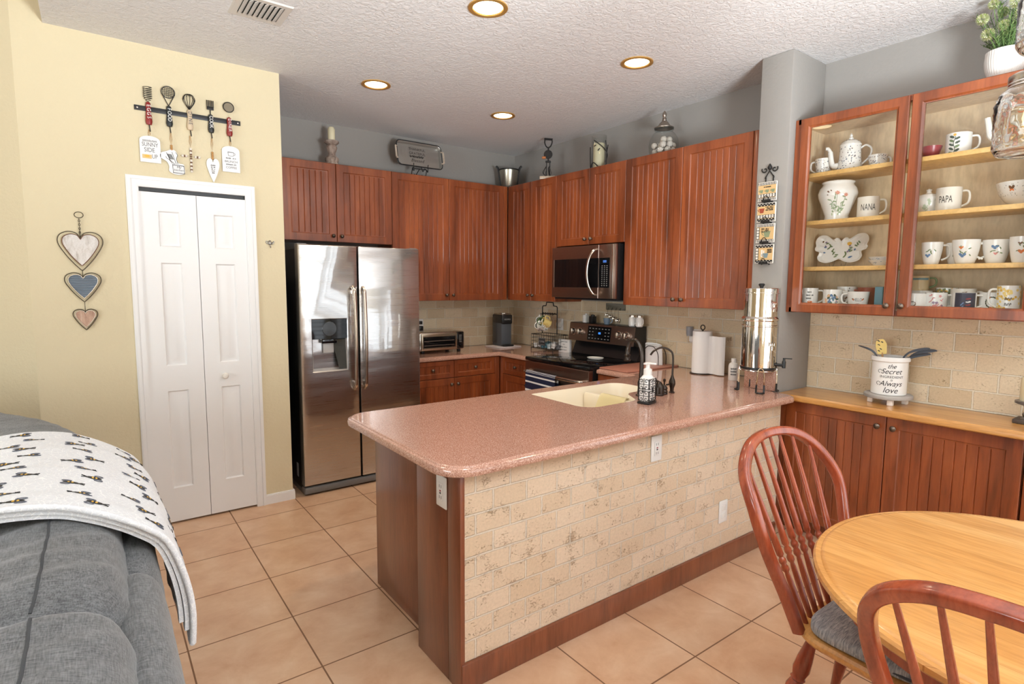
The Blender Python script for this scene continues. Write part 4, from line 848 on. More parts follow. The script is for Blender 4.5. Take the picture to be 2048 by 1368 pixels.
# bottom row, left door
def gingham(b,fn,r,h):
    for i in range(7):
        for j in range(7):
            if (i+j)%2==0: blob(b,fn,(CA-1.6+.14*i)*r,h*(.06+.13*j),.0045,.0045,1,PI/4,4,0)
    for k in range(3): scrawl(b,lambda x,z,k=k:fn(CA*r+.008+x,h*(.78-.17*k)+z),.04,.009,2,.0007)
    blob(b,fn,CA*r+.008,h*.25,.016,.008,3); 
mug('coffee_mug','mug with pale blue checks and black writing at the left end of the bottom shelf','mug',(2.97,-2.205,S0),.050,.115,HR,[CERAM,paint('check_blue',186,204,206),INK,ORANGEP],gingham)
mug('coffee_mug','white mug with a blue green and peach landscape on the bottom shelf','mug',(2.96,-2.35,S0),.052,.107,HR,[CERAM,BLUEP,GREENP,paint('peach',240,190,150),DGREEN],lambda b,fn,r,h:[blob(b,fn,CA*r+random.uniform(-.035,.035),h*random.uniform(.25,.7),.010,.006,random.choice([1,2,3,4]),random.uniform(0,3)) for _ in range(26)])
mug('coffee_mug','mug with a dark floral rim standing behind the landscape mug','mug',(3.09,-2.375,S0),.055,.125,HR,[CERAM,GINK,BROWNP],spots([1,1,2],60,0,6.28,.004,.009))
mug('coffee_mug','plain terracotta mug standing behind the HELLO mug','mug',(3.10,-2.49,S0),.055,.120,HL,[TERRA])
def hello(b,fn,r,h):
    letters(b,'HELLO',.026,lambda x,z:fn(CA*r+x,h*.50+z),1,sx=.6)
    for sx in (-1,1): 
        blob(b,fn,CA*r+sx*.027,h*.52,.007,.005,2,sx*.8); blob(b,fn,CA*r+sx*.031,h*.56,.005,.004,3,sx*.8)
    for sx in (-1,1): b.tube([fn(CA*r+sx*.005+.005*math.cos(a),h*.24+.005*math.sin(a)) for a in [i*.7 for i in range(9)]],.0006,4,mi=4)
mug('coffee_mug','white mug lettered HELLO with orange leaves on the bottom shelf','mug',(2.955,-2.497,S0),.058,.096,HL,[CERAM,INK,ORANGEP,BROWNP,REDP],hello,'flare')
tag(MB().box(-.06,.06,-.02,.02,0,.125,.003).build('tin_box',TEAL,loc=(3.0,-2.60,S0),rot=(0,0,.15)),'narrow teal box at the right end of the left bottom shelf','box')
# right door, top shelf
tag(MB().lathe([(.03,0),(.032,.004),(.048,.06),(.05,.068),(.047,.068),(.03,.01),(.001,.008)],30).build('small_bowl',REDP,loc=(3.02,-2.785,S1)),'burgundy bowl on the top shelf beside the holly mug','bowl')
def holly(b,fn,r,h):
    b.tube([fn(CA*r-.022+.004*math.sin(i*.9),h*(.1+.08*i)) for i in range(10)],.0012,4,mi=1)
    for i in range(9):
        s_=1 if i%2 else -1; blob(b,fn,CA*r-.022+s_*.013,h*(.10+.09*i),.013,.006,1 if i%3 else 2,s_*.5,7)
    blob(b,fn,CA*r-.022,h*.9,.008,.007,3)
mug('coffee_mug','white mug with dark green holly leaves on the top shelf','mug',(3.02,-2.905,S1),.056,.112,HR,[CERAM,DGREEN,GREENP,YELP],holly)
t2=thing('teapot','plain white teapot with a straight spout behind the hanging glass jar','teapot',(3.05,-3.125,S1))
MB().lathe([(.05,0),(.075,.03),(.08,.07),(.065,.11),(.045,.125),(.03,.14),(.01,.145),(.012,.155),(.001,.162)],30).build('body',CERAM,t2); MB().tube(spline(arm([(.07,.05),(.095,.08),(.105,.13),(.112,.165)],0,dl),4),[.016]*5+[.013]*8,10).build('spout',CERAM,t2)
q=MB(); hand(q,.076,.11,HR,off=.04); q.build('handle',CERAM,t2)
# third shelf, butterfly mugs
BM=[CERAM,GREENP,BLUEP,ORANGEP,BROWNP,PINKP,PURP]
def bfly(kind):
    def d(b,fn,r,h):
        a=CA*r
        for k in range(6): blob(b,fn,a+random.uniform(-.03,.02),h*random.uniform(.35,.75),.008,.0028,1,random.uniform(0,3),6)
        for x,z,c,s_ in kind:
            for sx in (-1,1): blob(b,fn,a+x+sx*s_*.55,h*z,s_*.75,s_*.5,c,sx*.7,7)
            blob(b,fn,a+x,h*z-s_*.7,s_*.5,s_*.35,c,0,6)
    return d
for x,y,r,h,ha,kd,lb in ((3.0,-2.832,.047,.120,HR,[(-.022,.42,2,.012)],'butterfly mug with blue flowers at the left end of the third shelf'),(3.07,-2.922,.047,.116,HR+.6,[(-.004,.72,4,.016),(-.002,.45,5,.007)],'butterfly mug with a large brown butterfly, second from the left'),(2.985,-2.985,.058,.124,HR,[(-.025,.68,3,.009),(-.02,.38,2,.015)],'large butterfly mug with blue blossoms and an orange flower in the middle'),(3.03,-3.098,.055,.120,HL,[(-.012,.70,2,.013),(-.008,.42,5,.008)],'butterfly mug with a blue butterfly and pink flower, right of the large one'),(3.08,-3.20,.05,.118,HR,[(-.015,.6,6,.010)],'butterfly mug half hidden at the far right end'),(2.97,-3.208,.046,.126,HR,[(-.006,.45,3,.013),(-.012,.75,4,.008)],'butterfly mug with an orange flower in front at the right end')):
    mug('butterfly_mug','white '+lb,'mug',(x,y,S3),r,h,ha,BM,bfly(kd),'tulip','butterfly mugs on the third shelf')
# right door, bottom row
mug('coffee_mug','white mug with a brown face print at the left of the right bottom shelf','mug',(2.96,-2.785,S0),.052,.090,HR,[CERAM,BROWNP,GINK],lambda b,fn,r,h:[blob(b,fn,CA*r-.012,h*.35,.016,.014,1),blob(b,fn,CA*r-.012,h*.38,.011,.009,0),blob(b,fn,CA*r-.014,h*.5,.008,.003,2)])
mug('coffee_mug','short plain white cup standing behind the face print mug','cup',(3.08,-2.775,S0),.05,.105,HL,[CERAM])
mug('coffee_mug','tan and blue mug with a green curled handle stacked on the white cup','mug',(3.08,-2.762,S0+.1065),.044,.080,HR,[paint('tan_glaze',214,190,150,.2),TEAL,GREENP],lambda b,fn,r,h:[blob(b,fn,(CA+.12*i-.9)*r,h*.8,.006,.006,1) for i in range(16)],hm=2)
mug('coffee_mug','white mug with pale pink flowers beside the face print mug','mug',(3.0,-2.868,S0),.050,.096,HR,[CERAM,PINKP,PURP,GREENP],flowers([1,2],16))
mug('coffee_mug','mug with a wide green band at the rim in the back row','mug',(3.10,-2.89,S0),.055,.122,HR,[CERAM,GREENP,YELP,BROWNP],lambda b,fn,r,h:[blob(b,fn,(CA+random.uniform(-1.4,1.4))*r,h*random.uniform(.72,.95),.008,.005,random.choice([1,1,1,2,3]),random.uniform(0,3)) for _ in range(70)])
mug('coffee_mug','pale mug with a brown dragonfly on the bottom shelf','mug',(3.06,-2.97,S0),.056,.118,HR,[CERAMC,BROWNP,BLUEP],lambda b,fn,r,h:[blob(b,fn,CA*r+.0,h*.82,.012,.003,1,.4),blob(b,fn,CA*r,h*.82,.012,.003,1,-.3),blob(b,fn,CA*r+.01,h*.2,.010,.004,1,.5),blob(b,fn,CA*r-.02,h*.5,.005,.003,2)])
def flag(b,fn,r,h):
    for i in range(12):
        for j in range(9):
            s0,s1=(CA-.95+i*.16)*r,(CA-.95+i*.16+.16)*r; z0,z1=h*(.04+j*.105),h*(.04+j*.105+.105)
            b.add([fn(s0,z0),fn(s1,z0),fn(s1,z1),fn(s0,z1)],[(0,1,2,3)],1)
    f2=lambda s,z:tuple(V(fn(s,z))*1.0+V((math.cos(s/r),math.sin(s/r),0))*.0006)
    for k in range(4): blob(b,f2,CA*r-.016+.006*(k%2),h*(.2+.08*k),.006,.003,2,.8)
    for k in range(4): blob(b,f2,CA*r+.012,h*(.2+.16*k),.012,.004,3 if k%2 else 0,.15)
mug('coffee_mug','navy mug with a red and white flag print on the bottom shelf','mug',(2.955,-3.005,S0),.050,.098,HR,[CERAM,NAVY,BLUEP,REDP],flag)
mug('coffee_mug','white mug with a leafy wreath print on the bottom shelf','mug',(3.02,-3.10,S0),.050,.100,HR,[CERAM,DGREEN,ORANGEP,YELP],lambda b,fn,r,h:[blob(b,fn,CA*r-.004+.024*math.cos(a),h*.5+.026*math.sin(a),.007,.003,random.choice([1,1,2,3]),a+1.2) for a in [i*.42 for i in range(15)]])
def bee(b,fn,r,h):
    for i in range(60): blob(b,fn,(CA+random.uniform(-1.5,1.5))*r,h*random.uniform(.5,.98) if i%2 else h*random.uniform(.03,.98),.007,.006,random.choice([1,1,1,2]),random.uniform(0,3))
    for k in range(2): scrawl(b,lambda x,z,k=k:tuple(V(fn(CA*r-.005+x,h*(.52-.2*k)+z))+V((math.cos(CA)*.001,math.sin(CA)*.001,0))),.028,.014,3,.0011)
mug('coffee_mug','tall yellow flowered mug with black writing at the right end of the bottom shelf','mug',(2.975,-3.175,S0),.046,.135,HL,[CERAM,PYEL,YELP,INK],bee)
# ---------------------------------------------------------------- buffet top: crock with utensils, candle
ZB=.9055
rs=thing('riser_stand','round white wooden riser edged with beads under the crock','riser',(3.03,-2.663,ZB))
MB().lathe([(.001,.034),(.118,.034),(.122,.038),(.122,.052),(.118,.056),(.001,.056)],40).build('top',mat('whitewash',srgb(246,240,234),.7),rs)
for i in range(44): 
    a=2*PI*i/44; MB().ball((.123*math.cos(a),.123*math.sin(a),.045),.0095,n=10).build('bead',rs.children[0].active_material,rs) if i==0 else None
BE=rs.children[-1]
for i in range(1,44): 
    c=BE.copy(); COL.objects.link(c); c.rotation_euler=(0,0,2*PI*i/44)
for k in range(4):
    a=.5+k*PI/2; MB().box(-.014,.014,-.014,.014,0,.035,.003,T=Tr(.085*math.cos(a),.085*math.sin(a),0)).build('foot',BE.active_material,rs)
ck=thing('utensil_crock','white crock lettered about a secret ingredient holding gray utensils','crock',(3.03,-2.663,ZB+.0565))
MB().lathe([(.085,0),(.089,.004),(.089,.19),(.097,.196),(.097,.217),(.093,.22),(.084,.218),(.082,.03),(.001,.026)],44,cap=False).build('body',CERAM,ck)
l=MB(); f=lambda dz:(lambda x,z:(.0898*math.cos(CA+.12+x/.0898),.0898*math.sin(CA+.12+x/.0898),dz+z))
letters(l,'the',.036,f(.168),shear=.35,sx=.9); letters(l,'Secret',.042,f(.138),shear=.35,sx=.95); letters(l,'INGREDIENT',.019,f(.107),sx=1.1); letters(l,'is',.02,f(.09),shear=.35); letters(l,'Always',.042,f(.068),shear=.35,sx=.95); letters(l,'love',.046,f(.03),shear=.3,sx=.95)
for x,z,r in ((-.060,.138,.011),(-.066,.068,.011)): l.tube([f(0)(x+r*math.cos(a),z+r*.9*math.sin(a)) for a in [i*.6 for i in range(9)]],.0011,5)
l.build('lettering',INK,ck)
UGR=mat('gray_silicone',srgb(98,106,116),.5); CKB=(3.03,-2.663,ZB+.084)
def utensil(name,lb,lean,yawa,headfn,m,hl=.2,cat='utensil'):
    t=thing(name,lb,cat,(CKB[0]+.05*math.cos(yawa)*.4,CKB[1]+.05*math.sin(yawa)*.4,CKB[2]),(0,lean,yawa),'utensils in the crock')
    MB().cyl((0,0,0),(0,0,hl),.006,.005,8).build('handle',WOODH if m is SPM else m,t); h=MB(); headfn(h,hl); h.build('head',m,t); return t
WOODH=wood('utensil_wood',srgb(176,124,74),srgb(196,146,92),srgb(210,164,112),.5); SPM=mat('bee_spatula',srgb(238,206,120),.5)
def bowlhead(rx,rz,bend,tw=.8):
    def fn(h,hl):
        def g(u,v):
            s_=(u*2-1); z=v*rz*2; w=rx*(math.sin(min(1,v)*PI*.93+.14)**.6)*(1-.9*max(0,v-.93)/.07*.6)
            q=s_*w; x=bend*(v**1.4)*rz*2-.012*(1-s_*s_)*math.sin(v*PI); return (x*.9+q*math.sin(tw)*.5,q*math.cos(tw),hl+z*(1-.3*bend*v)+q*math.sin(tw)*.75)
        h.surf(g,9,12).surf(lambda u,v:(lambda p:(p[0]+.003,p[1],p[2]))(g(u,v)),9,12)
    return fn
utensil('serving_spoon','gray spoon leaning far left in the crock',.26,math.radians(105),bowlhead(.024,.05,.85,.9),UGR,.195)
utensil('serving_spoon','gray spoon leaning right and lowest in the crock',.34,math.radians(-75),bowlhead(.03,.05,.9,.8),UGR,.185)
utensil('slotted_turner','gray turner leaning farthest right in the crock',.34,math.radians(-66),bowlhead(.028,.06,.95,1.0),UGR,.20)
utensil('serving_spoon','gray spoon leaning right behind the other gray tools',.24,math.radians(-92),bowlhead(.024,.06,.95,.9),UGR,.20)
def spat(h,hl):
    o=roundpoly([(-.022,.0,.008),(.022,.0,.008),(.03,.05,.01),(.026,.085,.02),(-.012,.09,.014),(-.026,.06,.01)],4); h.prism([(x,hl+z-.01) for x,z in o],-.003,.003,T=Rz(PI/2))
    for x,z in ((-.005,.07),(.012,.055),(.004,.03),(.014,.02),(.012,.078)):
        for sy in (-1,1): 
            f_=lambda a,b,sy=sy:(sy*.0036,a,hl-.01+b); blob(h,f_,x,z,.005,.0032,1,.5); blob(h,f_,x+.005,z+.003,.004,.002,1,-.6)
t=thing('spatula','yellow spatula printed with bees standing in the crock','utensil',(CKB[0],CKB[1]+.02,CKB[2]),(-.12,.05,math.radians(18)),'utensils in the crock'); MB().cyl((0,0,0),(0,0,.21),.006,.005,8).build('handle',WOODH,t); h=MB(); spat(h,.21); h.build('head',[SPM,INK],t)
ch2=thing('candle_holder','dark pedestal candle holder at the right edge of the buffet top','candle holder',(3.05,-3.285,ZB))
MB().box(-.055,.055,-.055,.055,0,.022,.004).build('base',mat('dark_stained_wood',srgb(74,62,54),.5),ch2); MB().lathe([(.035,.022),(.025,.03),(.03,.045),(.02,.06),(.018,.075),(.028,.088),(.05,.095),(.062,.1),(.062,.112),(.001,.112)],28).build('stem',mat('pewter',(.22,.22,.23),.35,.8),ch2)
tag(MB().lathe([(.043,0),(.045,.003),(.045,.115),(.041,.12),(.001,.117)],28).build('pillar_candle',CANDLE,loc=(3.05,-3.285,ZB+.1125)),'ivory pillar candle on the dark holder at the right edge','candle')
# ---------------------------------------------------------------- on top of the wall cabinets
ZT=UT+.001
ph=thing('candle_holder','chunky distressed turned candle holder on the cabinet above the fridge','candle holder',(1.045,.99,ZT))
MB().lathe([(.055,0),(.058,.01),(.05,.028),(.058,.04),(.058,.06),(.036,.08),(.03,.10),(.04,.13),(.046,.15),(.04,.165),(.03,.172),(.05,.18),(.062,.192),(.06,.205),(.035,.21),(.001,.208)],28).build('turned_body',wood('distressed_wood',srgb(120,100,90),srgb(168,148,134),srgb(200,184,170),.8,(30,30,12),.05,0),ph)
tag(MB().lathe([(.028,0),(.030,.004),(.030,.09),(.026,.098),(.022,.108),(.001,.10)],24).build('pillar_candle',CANDLE,loc=(1.045,.99,ZT+.2115)),'ivory candle in the turned holder above the fridge','candle')
ea=thing('display_easel','small black wire easel holding the metal tray','easel',(1.89,1.02,ZT))
for x in (-.075,.075): MB().tube(spline([(x*.5,.03,.14),(x*.6,.0,.06),(x*.75,-.01,.085),(x,-.02,.075),(x,-.045,.05),(x,-.05,.10),(x*1.02,-.052,.118)],4),.004,6).tube(spline([(x,-.02,.07),(x,.0,.02),(x*.8,.01,.004),(x*.5,.01,.01),(x*.55,.005,.03)],4),.004,6).build('scroll_leg',IRON,ea)
MB().tube([(-.075,-.02,.075),(.075,-.02,.075)],.0038,6).tube([(0,-.02,.075),(0,.10,.004)],.0038,6).build('cross_bar',IRON,ea)
ty=thing('serving_tray','galvanised metal tray lettered Thankful Grateful and Blessed above the cabinets','tray',(1.89,.998,ZT+.083),(-.20,0,0))
TM=steel('aged_tin',(.50,.49,.46),.45,(14,14,14)); m=MB()
o=roundpoly([(-.235,.0,.04),(.235,.0,.04),(.235,.235,.04),(-.235,.235,.04)],6); n=len(o)
L=[(0,-.032),(.004,-.035),(.008,-.032),(.016,0),(.0165,.003),(.0,.0)]; vs=[];fs=[]
for d,y in L[:4]: vs+=[(x,y,z) for x,z in inset(o,d)]
for k in range(3):
    for i in range(n): fs.append((k*n+i,k*n+(i+1)%n,k*n+n+(i+1)%n,k*n+n+i))
fs.append(tuple(range(3*n,4*n))); vs+=[(x,.004,z) for x,z in inset(o,.012)]; fs.append(tuple(range(4*n,5*n))); fs+=[(i,(i+1)%n,4*n+(i+1)%n,4*n+i) for i in range(n)]
m.add(vs,fs); m.build('tray_pan',TM,ty)
MB().tube([(x,-.034,z) for x,z in o],.005,8,True).build('rolled_rim',mat('dark_tin',(.05,.055,.058),.4,.7),ty)
for sx in (-1,1): MB().tube([(sx*.232,-.03,.06),(sx*.25,-.045,.065),(sx*.25,-.045,.17),(sx*.232,-.03,.175)],.009,8).build('handle',wood('whitewood_handle',srgb(176,156,134),srgb(202,184,164),srgb(220,206,190),.7,(20,20,6)),ty)
l=MB(); g=lambda dz:(lambda x,z:(-.01+x,-.0012,dz+z)); letters(l,'THANKFUL',.034,g(.178)); letters(l,'GRATEFUL',.036,g(.138)); scrawl(l,g(.108),.16,.02,0,.0018); letters(l,'Blessed',.045,g(.07),shear=.35)
l.build('lettering',paint('rust_ink',58,50,44,.7),ty)
bk=thing('olive_bucket','slotted tin olive bucket with two handles in the cabinet corner','bucket',(2.945,1.0,ZT),-.64)
b=MB(); b.lathe([(.075,0),(.078,.004),(.105,.195),(.102,.195),(.075,.008),(.001,.006)],36)
for k in range(9):
    z=.022+k*.019
    for i in range(12):
        a=2*PI*(i+.5*(k%2))/12; r=.0765+.0272*z/.195*1.0+.0012
        f=lambda x,z_:(r*math.cos(a+x/r),r*math.sin(a+x/r),z+z_); b.add([f(-.013,-.002),f(.013,-.002),f(.013,.002),f(-.013,.002)],[(0,1,2,3)],1)
b.build('pail',[mat('antique_tin',(.50,.47,.38),.3,.9),BLACK],bk)
MB().lathe([(.104,.185),(.108,.186),(.109,.197),(.104,.199)],36,cap=False).lathe([(.074,-.0005),(.081,.0),(.082,.008),(.076,.009)],36,cap=False).build('dark_bands',IRON,bk)
for sx in (-1,1): MB().tube(spline([(sx*.08,-.0,.004),(sx*.108,0,.19),(sx*.135,0,.235)],4),.006,8,rb=.012).build('ear_handle',IRON,bk)
eb=thing('egg_beater','antique hand cranked egg beater standing on a pale wood block','egg beater',(2.93,.335,ZT),.75)
MB().box(-.05,.05,-.075,.075,0,.026,.002).build('wood_block',wood('pale_block',srgb(196,174,150),srgb(214,194,170),srgb(226,208,188),.7),eb)
for y in (-.016,.016): 
    q=MB(); q.cyl((0,y,.026),(0,y,.17),.004,n=8)
    for k in range(4):
        a=k*PI/4; c,s_=math.cos(a),math.sin(a); q.tube(spline([(0,y,.03),(.030*c,y+.024*s_+(.012 if y>0 else -.012),.065),(.014*c,y+.014*s_,.11),(0,y,.13)],5)+[(0,y,.13)],.002,5)
    q.build('beater',IRON,eb)
MB().box(-.012,.012,-.026,.026,.16,.178,.004).cyl((0,0,.17),(0,0,.30),.007,n=8).build('shaft',IRON,eb)
g=MB(); g.lathe([(.036,-.003),(.040,0),(.036,.003)],32,T=Tr(-.012,0,.235)@Ry(PI/2)).lathe([(.02,-.006),(.02,.006)],16,T=Tr(-.012,0,.235)@Ry(PI/2))
for i in range(24): a=2*PI*i/24; g.box(-.015,-.009,.040*math.cos(a)-.003,.040*math.cos(a)+.003,.235+.040*math.sin(a)-.003,.235+.040*math.sin(a)+.003)
g.build('crank_wheel',IRON,eb); MB().lathe([(.006,0),(.012,.006),(.013,.03),(.008,.038)],12,T=Tr(-.02,.02,.205)@Rx(-PI/2)).build('crank_knob',paint('orange_wood',196,120,70),eb)
MB().tube(spline([(0,0,.298),(0,-.022,.315),(0,-.036,.35),(0,-.034,.375)],4)+[],.006,8).tube(spline([(0,0,.298),(0,.022,.315),(0,.036,.35),(0,.034,.375)],4),.006,8).tube([(0,-.040,.375),(0,.040,.385)],.010,10).build('grip',IRON,eb)
hu=thing('hurricane_vase','clear glass hurricane vase on the cabinets over the microwave','vase',(2.965,-.315,ZT))
MB().lathe([(.066,.004),(.066,.285),(.063,.285),(.063,.008)],36,cap=False).lathe([(.066,0),(.066,.008),(.001,.008)],36).build('glass_cylinder',GLASS,hu)
tag(MB().lathe([(.048,0),(.05,.004),(.05,.205),(.045,.212),(.001,.209)],28).build('pillar_candle',CANDLE,loc=(2.965,-.315,ZT+.009)),'tall ivory candle inside the glass hurricane vase','candle')
tw=thing('twig_wrap','dark metal twig wrapped round the glass hurricane vase','twig ornament',(2.965,-.315,ZT))
def tp_(a,z,r=.073): return (r*math.cos(a),r*math.sin(a),z)
for pts in ([tp_(3.3+.28*i,.235-.015*i) for i in range(14)],[tp_(2.2-.05*i,.02+.03*i,.073+.002*i) for i in range(7)],[tp_(5.0,.02),tp_(5.05,.08),tp_(4.95,.14,.08),tp_(5.05,.2,.085)],[tp_(4.95,.14,.08),tp_(4.8,.19,.08),tp_(4.75,.235)],[tp_(3.55,.195),tp_(3.3,.185)],[tp_(4.0,.165),tp_(3.8,.145)],[tp_(2.3,.01),tp_(3.2,.05),tp_(4.0,.0)]): MB().tube(spline(pts,3),.0042,6).build('twig',IRON,tw)
aj=thing('apothecary_jar','ribbed glass apothecary jar with a metal finial lid on the cabinets','jar',(2.965,-1.02,ZT))
def rj(u,v):
    P=[(.098,0),(.108,.02),(.112,.07),(.106,.12),(.085,.155),(.066,.172),(.066,.185)]; k=v*(len(P)-1); i=min(int(k),len(P)-2); a=k-i; r=P[i][0]*(1-a)+P[i+1][0]*a; r*=1+.012*math.cos(2*PI*u*44)*(1 if v<.8 else 0)
    return (r*math.cos(2*PI*u),r*math.sin(2*PI*u),P[i][1]*(1-a)+P[i+1][1]*a)
MB().surf(rj,176,19,cu=True).lathe([(.098,0),(.001,.003)],44).build('ribbed_body',GLASS,aj,ang=60); MB().lathe([(.066,.184),(.074,.19),(.074,.198),(.062,.2)],36,cap=False).build('glass_rim',BLUEGLASS,aj)
LIDM=mat('aged_pewter_lid',(.30,.25,.21),.3,.8); MB().lathe([(.075,.199),(.076,.206),(.05,.214),(.040,.235),(.026,.25),(.016,.258),(.018,.264),(.013,.27),(.017,.278),(.010,.284),(.015,.295),(.017,.308),(.010,.325),(.001,.335)],28).build('finial_lid',LIDM,aj)
BALL=wallpaint('shell_white',srgb(226,216,204),.8,240); base=MB().ball((0,0,0),.024,n=16).build('decor_ball',BALL)
sp=[(-.066,-.02,.028),(-.03,-.064,.028),(.02,-.07,.028),(.062,-.03,.028),(.066,.025,.028),(.02,.06,.028),(-.03,.058,.028),(-.005,-.005,.028),(-.064,-.045,.068),(-.012,-.068,.072),(.05,-.05,.070),(.06,.03,.072),(-.03,.0,.07),(.025,.01,.074),(-.05,.05,.07),(.015,-.04,.112),(-.04,-.03,.11),(.03,.03,.114)]
rn=['front left','front','front right','right','back right','back','back left','centre']
for i,(x,y,z) in enumerate(sp):
    o=base if i==0 else base.copy()
    if i: COL.objects.link(o)
    o.location=(2.965+x,-1.02+y,ZT+z); o.rotation_euler=(i,i*2,0); lay='bottom layer' if i<8 else ('middle layer' if i<15 else 'top layer')
    tag(o,'white textured ball in the %s of the apothecary jar, %s'%(lay,(['at the left','at the front left','at the front right','at the right','at the back right','at the back','at the back left','in the centre'][i] if i<8 else (['at the left','at the front','at the front right','at the right','near the centre left','near the centre','at the back left'][i-8] if i<15 else ['at the front','at the left','at the right'][i-15]))),'ball','white balls in the apothecary jar')
# plant on the china cabinet
pl=thing('potted_plant','white ribbed pot of pale round flowers on top of the china cabinet','potted plant',(2.99,-3.075,ZT))
MB().surf(lambda u,v:((lambda r:(r*math.cos(2*PI*u),r*math.sin(2*PI*u),.142*v))((.054+.026*math.sin(min(1,v*1.15)*PI*.62))*(1+.010*math.cos(2*PI*u*40)))),160,12,cu=True).lathe([(.053,.0),(.001,.002)],30).lathe([(.071,.141),(.067,.141),(.064,.12),(.001,.118)],40).build('ribbed_pot',mat('matte_white_pot',srgb(226,222,216),.6),pl,ang=60)
fo=MB(); FL=[]
for k in range(46):
    a=random.uniform(0,6.28); sp_=random.uniform(.03,.135); hh=random.uniform(.10,.28)*(1.15-sp_*2.6); P=spline([(.02*math.cos(a),.02*math.sin(a),.12),(sp_*.6*math.cos(a),sp_*.6*math.sin(a),.12+hh*.5),(sp_*math.cos(a),sp_*math.sin(a),.10+hh)],5)
    fo.tube(P,.0014,4)
    for i in range(3,len(P)):
        for q in range(5):
            b=random.uniform(0,6.28); d=V((math.cos(b),math.sin(b),random.uniform(.1,.9))).normalized()*random.uniform(.018,.034); p=P[i]; w=d.cross(V((0,0,1))).normalized()*.0022
            fo.add([p,p+d*.5+w,p+d,p+d*.5-w],[(0,1,2,3)],random.choice((0,0,1)))
fo.build('foliage',[paint('fern_green',92,120,66,.7),paint('light_fern',134,156,92,.7)],pl)
for x,y,z in ((-.085,.055,.215),(-.07,.085,.30),(-.07,-.0,.245),(-.09,-.045,.33),(-.08,-.065,.275),(-.07,-.085,.235),(-.03,-.11,.35),(.02,.03,.34),(.05,-.06,.30),(-.06,.05,.36)):
    m=MB(); R=random.uniform(.022,.032)
    for i in range(150):
        t=math.acos(1-2*(i+.5)/150); a=i*2.39996; d=V((math.sin(t)*math.cos(a),math.sin(t)*math.sin(a),math.cos(t))); w=d.orthogonal().normalized()*.0035; p=V((x,y,z))
        m.add([p+d*R*.35-w*.3,p+d*R*.8-w,p+d*R,p+d*R*.8+w],[(0,1,2,3)],0 if i%3 else 1)
    m.tube([(x*.3,y*.3,.12),(x,y,z)],.0014,4,mi=2).build('flower',[paint('cream_petal',226,226,190,.7),paint('lime_petal',186,200,120,.7),paint('stem_green',110,136,76,.7)],pl)
# ---------------------------------------------------------------- pantry wall ornaments
YR=YW
ra=thing('utensil_rail','flat dark metal rail screwed to the yellow wall','rail',(-.126,YR-.001,2.631))
MB().box(-.294,.294,-.006,0,-.0145,.0145,.001).build('bar',mat('gunmetal',(.045,.045,.048),.45,.5),ra)
for x in (-.278,0,.278): MB().lathe([(.006,0),(.005,.003),(.001,.0035)],10,T=Tr(x,-.006,0)@Rx(PI/2)).build('screw',NICKEL,ra)
REDH=paint('barn_red',142,38,36,.4); BLKH=paint('charcoal_black',38,42,44,.5); WASH=paint('weathered_cream',214,192,162,.7)
def wut(lb,x,word,hm,wm,head,ztop=2.665,hl=.125):
    t=thing('hanging_utensil',lb,'utensil',(x,YR-.018,ztop),0,'lettered utensils on the wall rail')
    k=hl/.125; MB().lathe([(.008,0),(.013,-.006*k),(.014,-.02*k),(.0125,-.045*k),(.017,-.085*k),(.0185,-.105*k),(.014,-.122*k),(.001,-.125*k)],16).build('handle',hm,t)
    l=MB(); n=len(word)
    for i,c in enumerate(word): letters(l,c,.026*(5.2/max(n,4.6)),lambda a,b,i=i:(a,-.019,-.105*k+.085*k*(1-(i+.5)/n)+.008*k+b),sx=.9,rot=-PI/2)
    l.build('lettering',wm,t); h=MB(); head(h); h.build('wire_head',IRON,t)
    MB().tube([(0,0,-.12*k),(.004,-.001,-.16*k)],.003,6).build('hang_loop',IRON,t); return t
def h_spring(h):
    h.tube([((.006+.017*min(1,i/20))*math.cos(i*.62),(.006+.010*min(1,i/20))*math.sin(i*.62),.004+i*.00105) for i in range(84)],.0017,5)
def h_mash(h):
    h.tube([(.036*math.cos(a),-.01*math.sin(a),.082+.032*math.sin(a)) for a in [i*.2618 for i in range(24)]],.0026,6,True); h.tube([(0,0,0),(-.034,0,.07)],.0024,6).tube([(0,0,0),(.034,0,.07)],.0024,6)
    for i in range(-3,4):
        x=i*.0095; q=math.sqrt(max(0,1-(x/.036)**2)); h.tube([(x,-.010*q*0-.004,.082-.032*q),(x,-.008,.082),(x,-.004,.082+.032*q)],.0014,5)
    for i in range(-2,3):
        z=i*.0105; q=math.sqrt(max(0,1-(z/.032)**2)); h.tube([(-.036*q,-.004,.082+z),(0,-.009,.082+z),(.036*q,-.004,.082+z)],.0014,5)
def h_whisk(h):
    for k in range(6):
        a=k*PI/6; c,s_=math.cos(a),math.sin(a)
        h.tube(spline([(0,0,0),(.02*c,.02*s_,.03),(.034*c,.03*s_,.062),(.022*c,.02*s_,.088),(0,0,.095),(-.022*c,-.02*s_,.088),(-.034*c,-.03*s_,.062),(-.02*c,-.02*s_,.03),(0,0,0)],3),.0018,5)
def h_fork(h):
    h.cyl((0,0,0),(0,0,.03),.003,n=6).box(-.02,.02,-.002,.002,.028,.05,.002)
    for i in range(5): h.box(-.02+i*.009,-.015+i*.009,-.002,.002,.045,.088,.001)
def h_strain(h):
    h.tube([(0,0,0),(.006,0,.018),(0,0,.034),(-.006,0,.018)],.0022,5,True).tube([(.031*math.cos(a*PI/12),0,.065+.031*math.sin(a*PI/12)) for a in range(24)],.0028,6,True)
wut('spring whisk with a red handle lettered EGGS at the left end of the rail',-.348,'EGGS',REDH,WPLAS,h_spring,2.668,.135)
wut('potato masher with a black handle lettered FOOD, second on the rail',-.240,'FOOD',BLKH,WPLAS,h_mash,2.665,.125)
